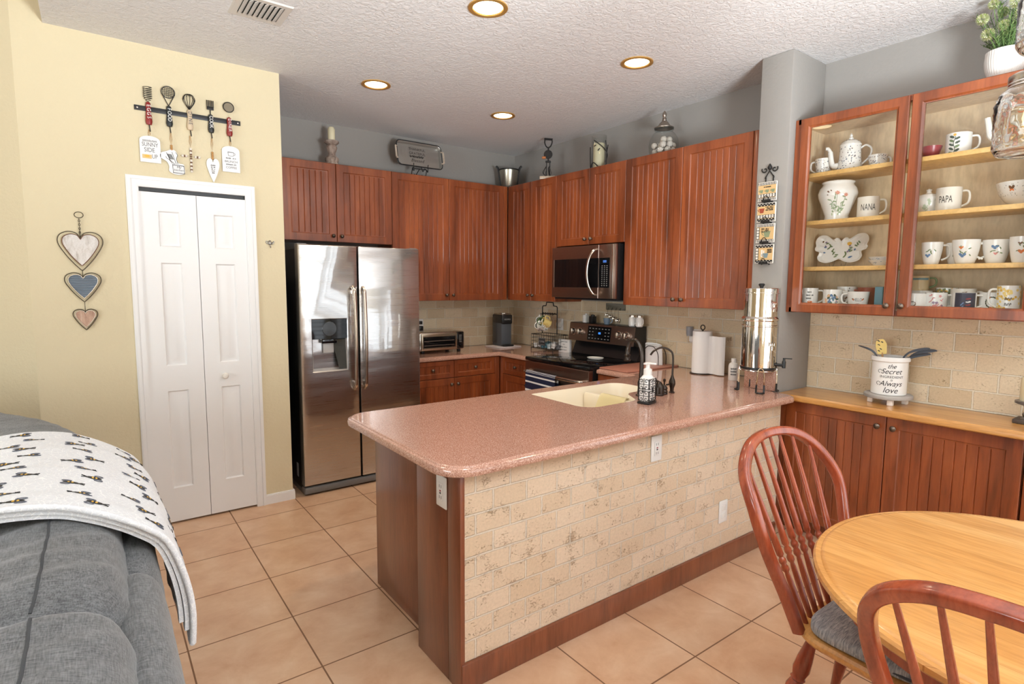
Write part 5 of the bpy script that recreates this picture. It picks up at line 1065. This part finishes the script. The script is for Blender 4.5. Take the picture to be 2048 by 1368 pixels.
wut('balloon whisk with a cream handle lettered DINE in the middle of the rail',-.128,'DINE',WASH,GINK,h_whisk,2.662,.125)
wut('fork with a black handle lettered COOK, fourth on the rail',-.010,'COOK',BLKH,WPLAS,h_fork,2.655,.115)
t=wut('round strainer with a red handle lettered DINER at the right end of the rail',.098,'DINER',REDH,WPLAS,h_strain,2.655,.12)
MB().lathe([(.030,0),(.001,-.004)],24,T=Tr(0,0,.065)@Rx(PI/2)).build('mesh_disc',mat('strainer_mesh',(.24,.2,.14),.5,.6),t)
TWINE=paint('jute',176,130,72,.9); BEADW=paint('honey_bead',190,140,82,.5); WB=paint('white_bead',232,222,208,.6)
def orn(name,lb,x,zt,cat): return thing(name,lb,cat,(x,YR-.014,zt),0)
def cord(t,z0,z1,w=.005): MB().tube([(-w*.2,-.002,z0),(-w,0,(z0+z1)/2),(0,0,z1),(w,0,(z0+z1)/2),(w*.2,-.002,z0)],.0014,5).build('cord',TWINE,t)
def tagboard(t,w,h,m=None):
    o=[(-w/2,-h),(w/2,-h)]+[(w/2*math.cos(a)*(1),-.02+ (.02 if 0 else .028)*math.sin(a)) for a in [PI*i/10 for i in range(11)]]
    MB().prism(o,-.004,.004).build('board',WHITE,t)
t=orn('hanging_sign','small white tag sign reading SUNNY SIDE UP under the EGGS whisk','sign' and -.353,2.462,'sign') if False else thing('hanging_sign','small white tag sign reading SUNNY SIDE UP under the EGGS whisk','sign',(-.350,YR-.012,2.462))
cord(t,.045,-.002); tagboard(t,.108,.150); l=MB(); g=lambda dx,dz:(lambda x,z:(dx+x,-.0046,dz+z))
scrawl(l,g(0,-.022),.075,.012,0,.0007); letters(l,'SUNNY',.034,g(0,-.045),sx=.75); letters(l,'SIDE',.036,g(-.004,-.077),sx=.8); letters(l,'UP',.036,g(.022,-.114),sx=.7); l.box(-.043,.006,-.0045,-.004,-.128,-.104,0,1); blob(l,g(0,0),-.018,-.113,.016,.008,2); l.build('lettering',[GINK,paint('toast',222,190,130),YELP],t)
t=thing('hanging_sign','white cutout sign of kitchen tools in a jar under the FOOD masher','sign',(-.236,YR-.012,2.45))
cord(t,.060,-.022)
for k in range(3): MB().ball((0,0,-.022-.011*k),.0072,n=10).build('bead',BEADW,t)
m=MB(); m.prism([(p.x,p.z) for p in spline([(-.018,0,-.15),(-.03,0,-.12),(-.062,0,-.10),(-.058,0,-.07),(-.03,0,-.058),(-.005,0,-.046),(.018,0,-.05),(.03,0,-.075),(.022,0,-.10),(.035,0,-.125),(.06,0,-.128),(.066,0,-.155),(.064,0,-.185),(.03,0,-.195),(.0,0,-.19),(-.02,0,-.175)],3,True)],-.004,.004); m.build('cutout',WHITE,t)
l=MB(); P=lambda pts,r=.0011:l.tube([(x,-.0046,z) for x,z in pts],r,4)
P([(.0,-.135),(.062,-.138)]);P([(.0,-.185),(.062,-.188)]);P([(.0,-.135),(.003,-.185)]);P([(.062,-.138),(.064,-.188)])
for i in range(8): P([(.004+i*.0075,-.139),(.007+i*.0075,-.143)],.0012); P([(.006+i*.0075,-.181),(.008+i*.0075,-.184)],.0012)
letters(l,'My',.020,g(.035,-.150),shear=.3); letters(l,'kitchen',.018,g(.034,-.167),shear=.3)
for i in range(4): P([(-.024+i*.006,-.074),(-.011+i*.006,-.105)],.0016)
P([(.0,-.06),(.02,-.13)]);P([(.02,-.06),(.03,-.075),(.022,-.10),(.03,-.13)]);P([(-.034,-.09),(-.030,-.10),(-.016,-.108),(.0,-.13)]);P([(-.03,-.066),(-.012,-.11),(.012,-.132)])
l.build('drawing',INK,t)
t=thing('bead_cross','small cross of white and brown wooden beads under the DINE whisk','ornament',(-.131,YR-.012,2.435)); cord(t,.070,-.002)
bb=MB().ball((0,0,0),.0085,n=10); b0=bb.build('bead',WB,t,loc=(0,0,-.012)); b1=MB().lathe([(.007,-.003),(.007,.003)],10).build('dark_bead',BROWNP,t,loc=(0,0,-.024))
for (x,z,w) in [(0,-.034,0),(0,-.083,0),(0,-.106,0),(0,-.129,0),(0,-.150,0),(-.046,-.058,0),(-.026,-.058,0),(.026,-.058,0),(.046,-.058,0),(0,-.058,1),(-.036,-.058,1),(.036,-.058,1),(0,-.046,1),(0,-.07,1),(0,-.095,1),(0,-.118,1),(0,-.14,1)]:
    o=(b1 if w else b0).copy(); COL.objects.link(o); o.location=(x,0,z); o.rotation_euler=(0,PI/2 if abs(x)>.03 and w else 0,0)
t=thing('hanging_heart','long white wooden heart with small writing under the COOK fork','ornament',(-.008,YR-.012,2.43)); cord(t,.082,-.0)
for k in range(4): MB().ball((0,0,-.012-.012*k),.0075,n=10).build('bead',BEADW,t)
def heart(w,h,n=5,tip=.0): return [(p.x,p.z) for p in spline([(0,0,-.16*h),(.09*w,0,-.03*h),(.27*w,0,0),(.44*w,0,-.10*h),(.47*w,0,-.30*h),(.33*w,0,-.58*h),(.16*w,0,-.82*h),(0,0,-h)],n)]+[(p.x,p.z) for p in spline([(0,0,-h),(-.16*w,0,-.82*h),(-.33*w,0,-.58*h),(-.47*w,0,-.30*h),(-.44*w,0,-.10*h),(-.27*w,0,0),(-.09*w,0,-.03*h),(0,0,-.16*h)],n)][1:-1]
MB().prism([(x,z-.05) for x,z in heart(.078,.150)],-.005,.005).build('heart_board',WHITE,t); l=MB()
for k in range(5): scrawl(l,g(.0,-.092-.012*k),.028-.003*k,.008,0,.0009)
l.build('writing',INK,t)
t=thing('hanging_sign','white tag sign with a cup reading BRUNCH COFFEE under the DINER strainer','sign',(.100,YR-.012,2.466)); cord(t,.05,-.002); tagboard(t,.105,.158); l=MB(); P([(-.018,-.030),(.018,-.031),(.014,-.055),(-.014,-.055),(-.018,-.030)]);P([(.017,-.036),(.026,-.038),(.024,-.048),(.015,-.05)]); l.box(-.016,.016,-.0048,-.004,-.033,-.030)
scrawl(l,g(0,-.070),.06,.008,0,.0007); letters(l,'BRUNCH',.019,g(0,-.092)); scrawl(l,g(0,-.110),.06,.008,0,.0007); letters(l,'COFFEE',.019,g(0,-.130)); l.build('lettering',GINK,t)
# three hearts on a chain
WH=wood('whitewashed_board',srgb(196,186,176),srgb(228,222,216),srgb(240,236,232),.8,(40,40,14),.05,0); PKW=wood('pink_barnwood',srgb(176,140,120),srgb(204,168,146),srgb(216,190,170),.8,(40,40,6),.05,0)
CORR=mat('blue_gray_corrugated_tin',srgb(140,156,172),.45,.5); n_=NT(CORR); sp_=n_.n('SeparateXYZ',Vector=n_.n('TexCoord').outputs['Object']); wv=n_.n('Math',_operation='SINE',i0=n_.n('Math',_operation='MULTIPLY',i0=sp_.outputs[2],i1=620.).outputs[0]); n_.bump(wv.outputs[0],.7,.004)
WIRE=mat('aged_bronze_wire',(.10,.08,.055),.4,.8)
hh=thing('heart_hanging','three wire framed hearts hanging on a chain left of the pantry door','wall hanging',(-.722,YR-.01,1.985))
ch=MB(); ch.tube([(.021*math.cos(a*PI/10),0,-.017+.017*math.sin(a*PI/10)) for a in range(20)],.0022,6,True)
for i in range(9): ch.tube([(.004*math.cos(a) if i%2 else 0,.004*math.cos(a) if i%2==0 else 0,-.04-i*.011+.007*math.sin(a)) for a in [q*.785 for q in range(8)]],.0014,5,True)
ch.build('chain',WIRE,hh)
for nm,w,h,z,mt in (('large_heart',.222,.225,-.115,WH),('middle_heart',.180,.170,-.352,CORR),('small_heart',.122,.122,-.565,PKW)):
    o=MB().tube([(x,-.002,z+zz) for x,zz in heart(w,h)],.0026,6,True).tube([(0,-.002,z-.16*h),(0,-.002,z+.02)],.0018,5).build(nm,WIRE,hh)
    k=.81; q=MB(); q.prism([(x*k,z-.014*h/.225+zz*k) for x,zz in heart(w,h)],-.006,.006); q.build('heart_panel',mt,o); MB().tube([(x*k,-.007,z-.014*h/.225+zz*k) for x,zz in heart(w,h)],.0024,5,True).build('panel_edge',BROWNP if nm=='large_heart' else NICKEL,o)
    MB().tube([(0,-.002,z-h),(.0,-.002,z-h-.028)],.0016,5).build('link',WIRE,o) if nm!='small_heart' else None
hk=thing('teapot_hook','tiny pewter teapot shaped hook on the yellow wall beside the door','hook',(.326,YR-.008,1.86)); PEW=mat('pewter_hook',(.3,.28,.25),.4,.8)
MB().ball((0,0,-.003),.016,(1,.4,.85),12).ball((0,0,.012),.008,(1,.5,.5),8).build('teapot_relief',PEW,hk); MB().tube([(.014,0,-.01),(.024,0,.004),(.026,0,.01)],.004,6).tube([(-.014,0,-.008),(-.026,0,-.002),(-.026,0,.008),(-.014,0,.008)],.003,6).tube(spline([(0,-.004,-.015),(0,-.004,-.03),(0,-.016,-.034),(0,-.02,-.026)],3),.0028,6).build('hook_arm',PEW,hk)
# trivets on the wing wall
XG=2.794; tk=thing('trivet_rack','black iron wall rack with a scrolled top holding four coffee tiles','wall rack',(XG-.003,-2.003,2.335),RB)
MB().box(-.028,-.022,-.004,0,-.618,-.06).box(.022,.028,-.004,0,-.618,-.06).tube([(-.03,-.004,-.075),(0,-.004,-.03),(.03,-.004,-.075)],.004,6).build('uprights',IRON,tk)
for sx in (-1,1): MB().tube([(sx*(.032+(.022-.0016*i)*math.cos(i*.55+2.6)*-1),-.005,-.022+(.02-.0014*i)*math.sin(i*.55+2.6)) for i in range(12)]+[],.004,6).build('scroll',IRON,tk)
MB().lathe([(.003,-.028),(.013,-.016),(.014,-.008),(.008,.004),(.001,.014)],10,T=Tr(0,-.005,0)).build('finial',IRON,tk)
TB=paint('tile_black',30,26,24); TC=paint('tile_cream',236,214,168); TO=paint('tile_ochre',216,180,126); TG=paint('tile_sage',136,146,112); TU=paint('tile_blue',120,140,146)
zs=[-.158,-.288,-.418,-.548]
for k,z in enumerate(zs):
    MB().box(-.03,.03,-.03,-.003,z-.066,z-.062).box(-.03,.03,-.032,-.029,z-.066,z-.052).tube(spline([(-.022,-.03,z-.062),(-.012,-.033,z-.038),(0,-.034,z-.03),(.012,-.033,z-.038),(.022,-.03,z-.062)],4),.0022,6).build('shelf_hook',IRON,tk)
    p=onB((XG-.003,-2.003,2.335),.0,-.012,z)
    t=thing('coffee_tile',['topmost square coffee tile with three sage cups in the iron wall rack','second square coffee tile with one red cup in the iron wall rack','third square coffee tile with one large sage cup in the iron wall rack','lowest square coffee tile with blue cup and pots in the iron wall rack'][k],'tile',p,(0,.0,RB),'coffee tiles in the iron wall rack')
    m=MB(); m.box(-.062,.062,-.012,-.001,-.061,.058,.003,0); F=lambda x0,x1,z0,z1,c,o=.0127:m.add([(x0,-o,z0),(x1,-o,z0),(x1,-o,z1),(x0,-o,z1)],[(0,1,2,3)],c)
    F(-.058,.058,-.057,.054,2)
    for zb,zt_ in ((-.057,-.040),(.037,.054)):
        F(-.058,.058,zb,zt_,1,.0129)
        for i in range(11):
            if k in (0,2): m.add([(-.056+i*.0104+a,-.0131,zz) for a,zz in ((0,zb+.001),(.005,zb+.001),(.0075,zt_-.001),(.0025,zt_-.001))],[(0,1,2,3)],0)
            else: F(-.056+i*.0104,-.051+i*.0104,zb+.002+(i%2)*.008,zb+.007+(i%2)*.008,0,.0131)
    if k<2:
        F(-.058,.058,-.038,-.016,1,.0129)
        for i in range(6): F(-.054+i*.0185,-.041+i*.0185,-.036,-.018,0,.0131); letters(m,'COFFEE'[i] if k==0 else 'LATTES'[i],.013,lambda x,zz,i=i:(-.0475+i*.0185+x,-.0134,-.027+zz),1)
    else:
        F(-.058,-.036,-.038,.035,1,.0129)
        for i in range(4): F(-.054,-.040,-.035+i*.018,-.021+i*.018,0,.0131)
    def cup(x,zc,s_,c): m.add([(x-s_,-.0135,zc+s_*.8),(x+s_,-.0135,zc+s_*.8),(x+s_*.6,-.0135,zc-s_*.8),(x-s_*.6,-.0135,zc-s_*.8)],[(0,1,2,3)],c); m.tube([(x-s_,-.0135,zc+s_*.5),(x-s_*1.5,-.0135,zc+s_*.3),(x-s_*.9,-.0135,zc-s_*.3)],.0016,4,mi=c)
    if k==0:
        for x in (-.036,.002,.040): cup(x,.0,.012,3)
    elif k==1: cup(-.028,.010,.018,5)
    elif k==2: cup(.014,-.008,.024,3)
    else: cup(.012,-.012,.018,4); F(-.02,-.008,-.02,.025,0,.0133); F(-.005,.003,-.01,.02,0,.0133)
    for i in range(3): scrawl(m,(lambda x,zz,i=i:((.022 if k==1 else (.036 if k==3 else 0))+x,-.0135,(.026 if k!=1 else .03)-i*.009+zz)),.05 if k!=3 else .03,.006,1,.0007) if (k!=0 or i<1) else None
    m.build('tile_face',[CERAMC,TB,TO,TG,TU,TERRA],t)
# ---------------------------------------------------------------- hanging glass jar lamps
BULB=emis('filament_bulb',(1.,.66,.30),2.2); JARG=mat('pressed_glass',(.98,.98,.96),.0,0,Transmission_Weight=1.,IOR=1.45)
def jar(lb,x,y,zb,cordtop):
    t=thing('pendant_lamp',lb,'pendant lamp',(x,y,zb),0,'glass jar lamps over the dining table')
    def fj(u,v):
        P=[(.046,.0),(.062,.004),(.070,.018),(.0715,.06),(.0705,.115),(.064,.14),(.050,.152),(.046,.158),(.046,.166)]; k=v*(len(P)-1); i=min(int(k),len(P)-2); a=k-i; r=P[i][0]*(1-a)+P[i+1][0]*a; z=P[i][1]*(1-a)+P[i+1][1]*a
        w=.0028*math.sin(u*40+z*160)*math.sin(z*190+math.sin(u*23)*2) if .02<z<.13 else 0
        return ((r+w)*math.cos(2*PI*u),(r+w)*math.sin(2*PI*u),z)
    def fg(u,v): # outer wall with its raised pattern, then the smooth inner wall
        if v<.06: k=v/.06; return ((.001+.045*k)*math.cos(2*PI*u),(.001+.045*k)*math.sin(2*PI*u),.004*(1-k))
        if v<=.72: return fj(u,(v-.06)/.66)
        k=(v-.72)/.28; P=[(.0435,.166),(.0435,.158),(.0475,.150),(.061,.139),(.0675,.115),(.0685,.06),(.067,.02),(.055,.008),(.001,.008)]; q=k*(len(P)-1); i=min(int(q),len(P)-2); a=q-i; r=P[i][0]*(1-a)+P[i+1][0]*a; return (r*math.cos(2*PI*u),r*math.sin(2*PI*u),P[i][1]*(1-a)+P[i+1][1]*a)
    MB().surf(fg,90,80,cu=True).build('glass_jar',JARG,t,ang=70)
    MB().lathe([(.049,.150),(.0505,.153),(.049,.156),(.0505,.160),(.049,.163),(.0505,.167),(.050,.178),(.044,.182),(.02,.183),(.018,.20),(.001,.201)],36).build('screw_lid',NICKEL,t)
    MB().lathe([(.012,.18),(.012,.125),(.001,.125)],14).build('socket',NICKEL,t); MB().lathe([(.010,.125),(.016,.105),(.021,.085),(.018,.065),(.001,.056)],18).build('bulb',BULB,t)
    MB().cyl((0,0,.2),(0,0,cordtop-zb),.003,n=6).build('cord',BLACK,t)
jar('seeded glass jar lamp hanging in front of the china cabinet, the lower one',1.066,-3.604,1.885,H)
jar('glass jar lamp higher up in the top right corner of the view',1.128,-3.617,2.130,H)
# ---------------------------------------------------------------- dining set
dt=thing('dining_table','round honey pine dining table at the right','table',(1.334,-3.746,0))
o=MB(); P=circ(0,0,.623,96); slab(o,P,[(.02,.735),(.006,.738),(.0,.745),(.0,.758),(.006,.765),(.014,.7665),(.020,.7655),(.024,.769),(.030,.770)]); o.build('tabletop',TABLEW,dt)
o=MB(); o.lathe([(.55,.735),(.55,.665),(.53,.665),(.53,.735)],64,cap=False); o.build('apron',CHAIRW,dt)
MB().lathe([(.11,.72),(.06,.68),(.05,.6),(.085,.5),(.10,.38),(.075,.28),(.09,.22),(.09,.14),(.001,.14)],28).build('pedestal',CHAIRW,dt)
for k in range(4): MB().tube(spline([(.07,0,.2),(.2,0,.17),(.33,0,.06),(.40,0,.03)],4),.028,10,T=Rz(PI/4+k*PI/2)).build('foot',CHAIRW,dt)
def chair(lb,loc,rot):
    t=thing('dining_chair',lb,'chair',(loc[0],loc[1],0),rot,'bow back chairs at the round table')
    o=MB(); P=roundpoly([(-.235,-.235,.09),(.235,-.235,.09),(.205,.205,.13),(-.205,.205,.13)],8); slab(o,P,[(.03,.432),(.008,.436),(.0,.446),(.0,.458),(.008,.466),(.05,.468)]); o.build('seat',PINE,t)
    B=spline([(-.185,.165,.455),(-.215,.20,.57),(-.262,.245,.72),(-.282,.285,.85),(-.250,.345,.950),(-.165,.385,1.015),(-.06,.405,1.040),(.06,.405,1.040),(.165,.385,1.015),(.250,.345,.950),(.282,.285,.85),(.262,.245,.72),(.215,.20,.57),(.185,.165,.455)],6)
    b=MB(); 
    b.tube(B,.0170,20,depth=(0,-.94,.33),rb=.0185,sq=.5); b.build('back_bow',CHAIRW,t,ang=60)
    for i in range(7):
        f=(i-3)/3; xt=f*.205; top=min([q for q in B if q.z>.8],key=lambda q:abs(q.x-xt)); bs=V((f*.135,.168+.012*(1-f*f),.462))
        tp=V(top)+V((0,0,-.008)); N=64; pts=[bs.lerp(tp,k/N) for k in range(N+1)]; rr=[]
        for k in range(N+1):
            s_=k/N; r=.0085+.003*math.sin(min(1,s_/.3)*PI)
            if .30<s_<.42: r=[.007,.0125,.008,.0125,.007][min(4,int((s_-.30)/.024))]
            elif s_>=.42: r=.0125-.0065*(s_-.42)/.58
            rr.append(r)
        MB().tube(pts,rr,10).build('spindle',CHAIRW,t,ang=60)
    prof=[(0,.013),(.06,.017),(.18,.024),(.27,.027),(.33,.020),(.345,.024),(.36,.018),(.375,.022),(.42,.028),(.50,.025),(.52,.017),(.535,.022),(.60,.021),(.80,.016),(.97,.012),(1,.013)]
    for sx,sy in ((-1,-1),(1,-1),(-1,1),(1,1)):
        a=V((sx*.15,sy*.145+(-.01 if sy>0 else 0),.44)); c=V((sx*.215,sy*.225,0)); MB().tube([a.lerp(c,s_) for s_,r in prof],[r for s_,r in prof],14).build('leg',CHAIRW,t,ang=60)
    for sx in (-1,1): MB().tube([(sx*.185,-.19,.2),(sx*.186,0,.2),(sx*.185,.185,.2)],[.009,.015,.009],10).build('stretcher',CHAIRW,t)
    MB().tube([(-.185,0,.2),(0,0,.2),(.185,0,.2)],[.009,.014,.009],10).build('stretcher',CHAIRW,t); return t
CUSH=mat('gray_chenille',srgb(136,138,142),.95,Sheen_Weight=.2); n_=NT(CUSH); ov=n_.n('TexCoord').outputs['Object']
a=n_.noise(n_.sc(ov,30,260,30),1,3,.7,.8); n_.l(n_.ramp(a,[(.33,srgb(112,116,122)),(.5,srgb(160,162,166)),(.65,srgb(198,198,198))]),'Base Color'); n_.bump(a,.7,.004)
def cushion(lb,loc,rot):
    o=roundpoly([(-.205,-.21,.07),(.205,-.21,.07),(.178,.152,.08),(-.178,.152,.08)],8); m=MB(); m.ball((0,-.03,.020),1,(.205,.186,.026),40,e=.42)
    t=thing('seat_cushion',lb,'cushion',(loc[0],loc[1],.4685),rot,'gray cushions on the dining chairs'); m.build('pad',CUSH,t); MB().tube([(x,y,.017) for x,y in inset(o,-.002)],.0045,6,True).build('piping',paint('dark_piping',70,74,82,.9),t)
chair('red bow back chair pushed in beside the stone peninsula',(1.30,-3.30),-.02); cushion('gray cushion on the chair beside the peninsula',(1.30,-3.30),-.02)
chair('red bow back chair in the foreground, cut by the bottom edge',(.915,-3.785),PI/2); cushion('gray cushion on the foreground chair',(.915,-3.785),PI/2)
# ---------------------------------------------------------------- sofa with a bee blanket
SOFA=mat('charcoal_heather_fabric',srgb(104,107,112),.95,Sheen_Weight=.25,Sheen_Roughness=.5); n_=NT(SOFA); ov=n_.pos()
a=n_.noise(n_.sc(ov,38,38,38),1,5,.65,.3); b=n_.mix(.5,n_.noise(n_.sc(ov,420,30,420),1,2,.6),n_.noise(n_.sc(ov,40,420,160),1,2,.6)); c=n_.mix(.6,n_.ramp(a,[(.3,srgb(74,75,77)),(.5,srgb(98,99,100)),(.7,srgb(120,121,122))]),n_.ramp(b,[(.36,srgb(52,53,55)),(.62,srgb(136,137,138))])); n_.l(c,'Base Color'); n_.bump(b,.4,.002)
sf=thing('sofa','charcoal gray sectional reclining sofa in the left foreground','sofa',(-.9,-2.6,0))
PATH=[V(p) for p in spline([(-.575,-4.2,0),(-.572,-3.4,0),(-.570,-2.7,0),(-.568,-2.15,0),(-.572,-1.65,0),(-.63,-1.15,0),(-.80,-.66,0),(-1.10,-.27,0),(-1.60,-.02,0),(-2.3,.08,0)],16)]
LN=[0]
for a_,b_ in zip(PATH,PATH[1:]): LN.append(LN[-1]+(b_-a_).length)
def at_path(s_):
    s_=max(0,min(LN[-1]-1e-4,s_)); i=0
    while LN[i+1]<s_: i+=1
    k=(s_-LN[i])/(LN[i+1]-LN[i]); p=PATH[i].lerp(PATH[i+1],k); d=(PATH[min(i+2,len(PATH)-1)]-PATH[max(0,i-1)]).normalized(); return p,V((-d.y,d.x,0))
def s_of(y): return next(LN[i] for i in range(len(PATH)) if PATH[i].y>=y)
PO=[(.02,.04),(.0,.10),(-.006,.45),(.0,.70),(.008,.80),(.028,.865),(.065,.89),(.10,.88),(.13,.82)]
PI_=[(.08,.60),(.075,.78),(.085,.89),(.12,.96),(.20,.995),(.30,1.0),(.41,.98),(.50,.92),(.54,.80),(.56,.62),(.55,.45)]
def profp(P,v):
    k=v*(len(P)-1); i=min(int(k),len(P)-2); a=k-i; q=lambda j:V((P[max(0,min(len(P)-1,j))][0],P[max(0,min(len(P)-1,j))][1]))
    p0,p1,p2,p3=q(i-1),q(i),q(i+1),q(i+2); return .5*((2*p1)+(p2-p0)*a+(2*p0-5*p1+4*p2-p3)*a*a+(3*p1-p0-3*p2+p3)*a**3)
def section(P,s0,s1,name,puff=.03,off=0,cx=.3,cz=.7,nu=40,nv=40,wr=.004,tilt=0):
    m=MB()
    def fn(u,v):
        e=min(u,1-u)*(s1-s0); k=1-puff*((1-min(1,e/.11))**2.2)/.25*1.0
        q=profp(P,v); d=cx+(q.x-cx)*k; z=cz+(q.y-cz)*k; s_=s0+(s1-s0)*u; s_+=tilt*((d-cx)**2)*(-1 if 0 else 1)
        p,nrm=at_path(s_); w=wr*math.sin(s_*31+v*9)*math.sin(v*17+s_*7)+wr*.7*math.sin(s_*64+v*23); return tuple(p+nrm*(d+off)+V((0,0,z+w)))
    m.surf(fn,nu,nv); n=nv
    for u in (0,1): m.add([fn(u,j/(nv-1)) for j in range(nv)],[tuple(range(nv))])
    o=m.build(name,SOFA,None,ang=75); o.parent=sf; o.matrix_parent_inverse=Tr(-sf.location.x,-sf.location.y,0); return fn
SEAMS=[]
SA,SB,SC,SD=s_of(-3.55),s_of(-2.70),s_of(-2.05),s_of(-1.25)
for a_,b_ in ((.0,s_of(-3.0)),(s_of(-3.0)-.004,s_of(-2.36)),(s_of(-2.36)-.004,s_of(-1.62)),(s_of(-1.62)-.004,LN[-1])): section(PO,a_,b_,'outer_back',.02,0,.06,.5,44,26,.003)
for a_,b_ in ((.0,SA),(SA-.006,SB),(SB-.006,SC),(SC-.006,SD),(SD-.004,LN[-1]-.05)): FN=section(PI_,a_,b_,'back_cushion',.035,0,.34,.66,44,36,.005,.25); SEAMS.append(FN)
SEAM=paint('seam_gray',70,71,73,.95)
for FN in SEAMS[:4]:
    for v_ in (.43,):
        m=MB().tube([V(FN(.03+.94*i/40,v_))+V((0,0,.0005)) for i in range(41)],.0028,6); o=m.build('seam',SEAM); o.parent=sf; o.matrix_parent_inverse=Tr(-sf.location.x,-sf.location.y,0)
MB().ball((-.55,0,.27),.5,(.95,2.4,.38),28,e=.45).build('seat_cushion',SOFA,sf)
# blanket folded over the back
BLK=mat('white_fleece',srgb(240,240,240),.95,Sheen_Weight=.4); n_=NT(BLK); ov=n_.pos(); vo=n_.n('TexVoronoi',Vector=n_.sc(ov,14,14,14),_feature='DISTANCE_TO_EDGE'); hx=n_.ramp(vo.outputs['Distance'],[(.03,srgb(246,246,246)),(.05,srgb(228,229,232))]); n_.l(hx,'Base Color'); n_.bump(n_.noise(ov,160,3,.6),.5,.004)
PB=[(-.016,.60),(-.022,.67),(-.018,.74),(-.004,.815),(.02,.885),(.06,.925),(.10,.955),(.15,.985),(.22,1.014),(.33,1.026),(.44,1.008),(.53,.95),(.585,.83),(.59,.70),(.588,.62)]
_pb=[profp(PB,k/400) for k in range(401)]; _pl=[0]
for x_,y_ in zip(_pb,_pb[1:]): _pl.append(_pl[-1]+(y_-x_).length)
def pbs(v):
    s_=max(0,min(1,v))*_pl[-1]; lo,hi=0,400
    while hi-lo>1:
        m_=(lo+hi)//2
        if _pl[m_]<=s_: lo=m_
        else: hi=m_
    k=(s_-_pl[lo])/max(1e-9,_pl[hi]-_pl[lo]); return _pb[lo].lerp(_pb[hi],k)
bs0,bs1=s_of(-2.30),s_of(-1.45)
bl=MB()
def bsurf(u,v,lift,v0=0,v1=1,e0=0,e1=0):
    vv=v0+(v1-v0)*v; q=pbs(vv); s_=bs0+e0+(bs1-bs0+e1-e0)*u; p,nrm=at_path(s_)
    dd=(.33-q.x); L_=V((dd,.6-q.y)).normalized()*-lift if True else 0
    w=.004*math.sin(s_*22+vv*6)+.003*math.sin(s_*51-vv*13); hang=max(0,(.28-vv))*.10*(1-u)**2
    return p+nrm*(q.x+L_.x-w*.4-hang*.3)+V((0,0,q.y+L_.y+w*.5))
for k,(lift,v0,v1,e0,e1) in enumerate(((.000,.05,.99,.012,-.01),(.013,.03,.995,.005,-.004),(.027,0,1,0,0))):
    f_=lambda u,v,lift=lift,v0=v0,v1=v1,e0=e0,e1=e1:bsurf(u,v,lift,v0,v1,e0,e1)
    g_=lambda u,v,lift=lift,v0=v0,v1=v1,e0=e0,e1=e1:bsurf(u,v,lift+.011,v0,v1,e0,e1)
    NU,NV=36,60; b0=len(bl.v); bl.surf(f_,NU,NV); b1=len(bl.v); bl.surf(g_,NU,NV)
    ed=[(i,0) for i in range(NU)]+[(NU-1,j) for j in range(1,NV)]+[(i,NV-1) for i in range(NU-2,-1,-1)]+[(0,j) for j in range(NV-2,0,-1)]
    for i in range(len(ed)):
        a_,c_=ed[i],ed[(i+1)%len(ed)]; bl.f.append((b0+a_[0]*NV+a_[1],b0+c_[0]*NV+c_[1],b1+c_[0]*NV+c_[1],b1+a_[0]*NV+a_[1])); bl.m.append(0)
    if k==2: # rolled hem along the near edge
        bl.tube([bsurf(0,j/50,.027+.0055) for j in range(51)],.0085,8); bl.tube([bsurf(i/30,0,.027+.0055) for i in range(31)],.0085,8)
def bp2(u0,v0):
    def f(x,z): return bsurf(u0+x/(bs1-bs0),v0+z/_pl[-1],.027+.0125)
    return f
for i in range(11):
    for j in range(9):
        u,v=.05+i*.09,.03+j*.118+(.059 if i%2 else 0)*0+.02*(i%3)
        if u>.98 or v>.98: continue
        f=bp2(u,v); an=PI/2+random.uniform(-.18,.18)+(PI if (i+j)%2 else 0)
        c_,s_=math.cos(an),math.sin(an); R=lambda x,z:f(x*c_-z*s_,x*s_+z*c_)
        blob(bl,R,0,0,.0175,.0078,1,0,9,.04); blob(bl,lambda x,z:tuple(V(R(x,z))+V((0,0,.0006))),.003,0,.0028,.0066,2,0,6,0); blob(bl,lambda x,z:tuple(V(R(x,z))+V((0,0,.0006))),-.005,0,.0026,.0058,2,0,6,0)
        blob(bl,R,.019,0,.0045,.004,1,0,6)
        for sy in (-1,1):
            P_=[(.010*math.cos(q)-.010,sy*(.0125+.0045*math.sin(q))) for q in [w*.785 for w in range(8)]]; bl.tube([R(x,z) for x,z in P_],.0008,4,True,mi=3); bl.tube([R(.02,sy*.002),R(.029,sy*.006)],.0008,4,mi=1)
tag(bl.build('throw_blanket',[BLK,INK,YELP,paint('wing_gray',96,100,112)],ang=60),'folded white fleece blanket printed with bees over the sofa back','blanket')
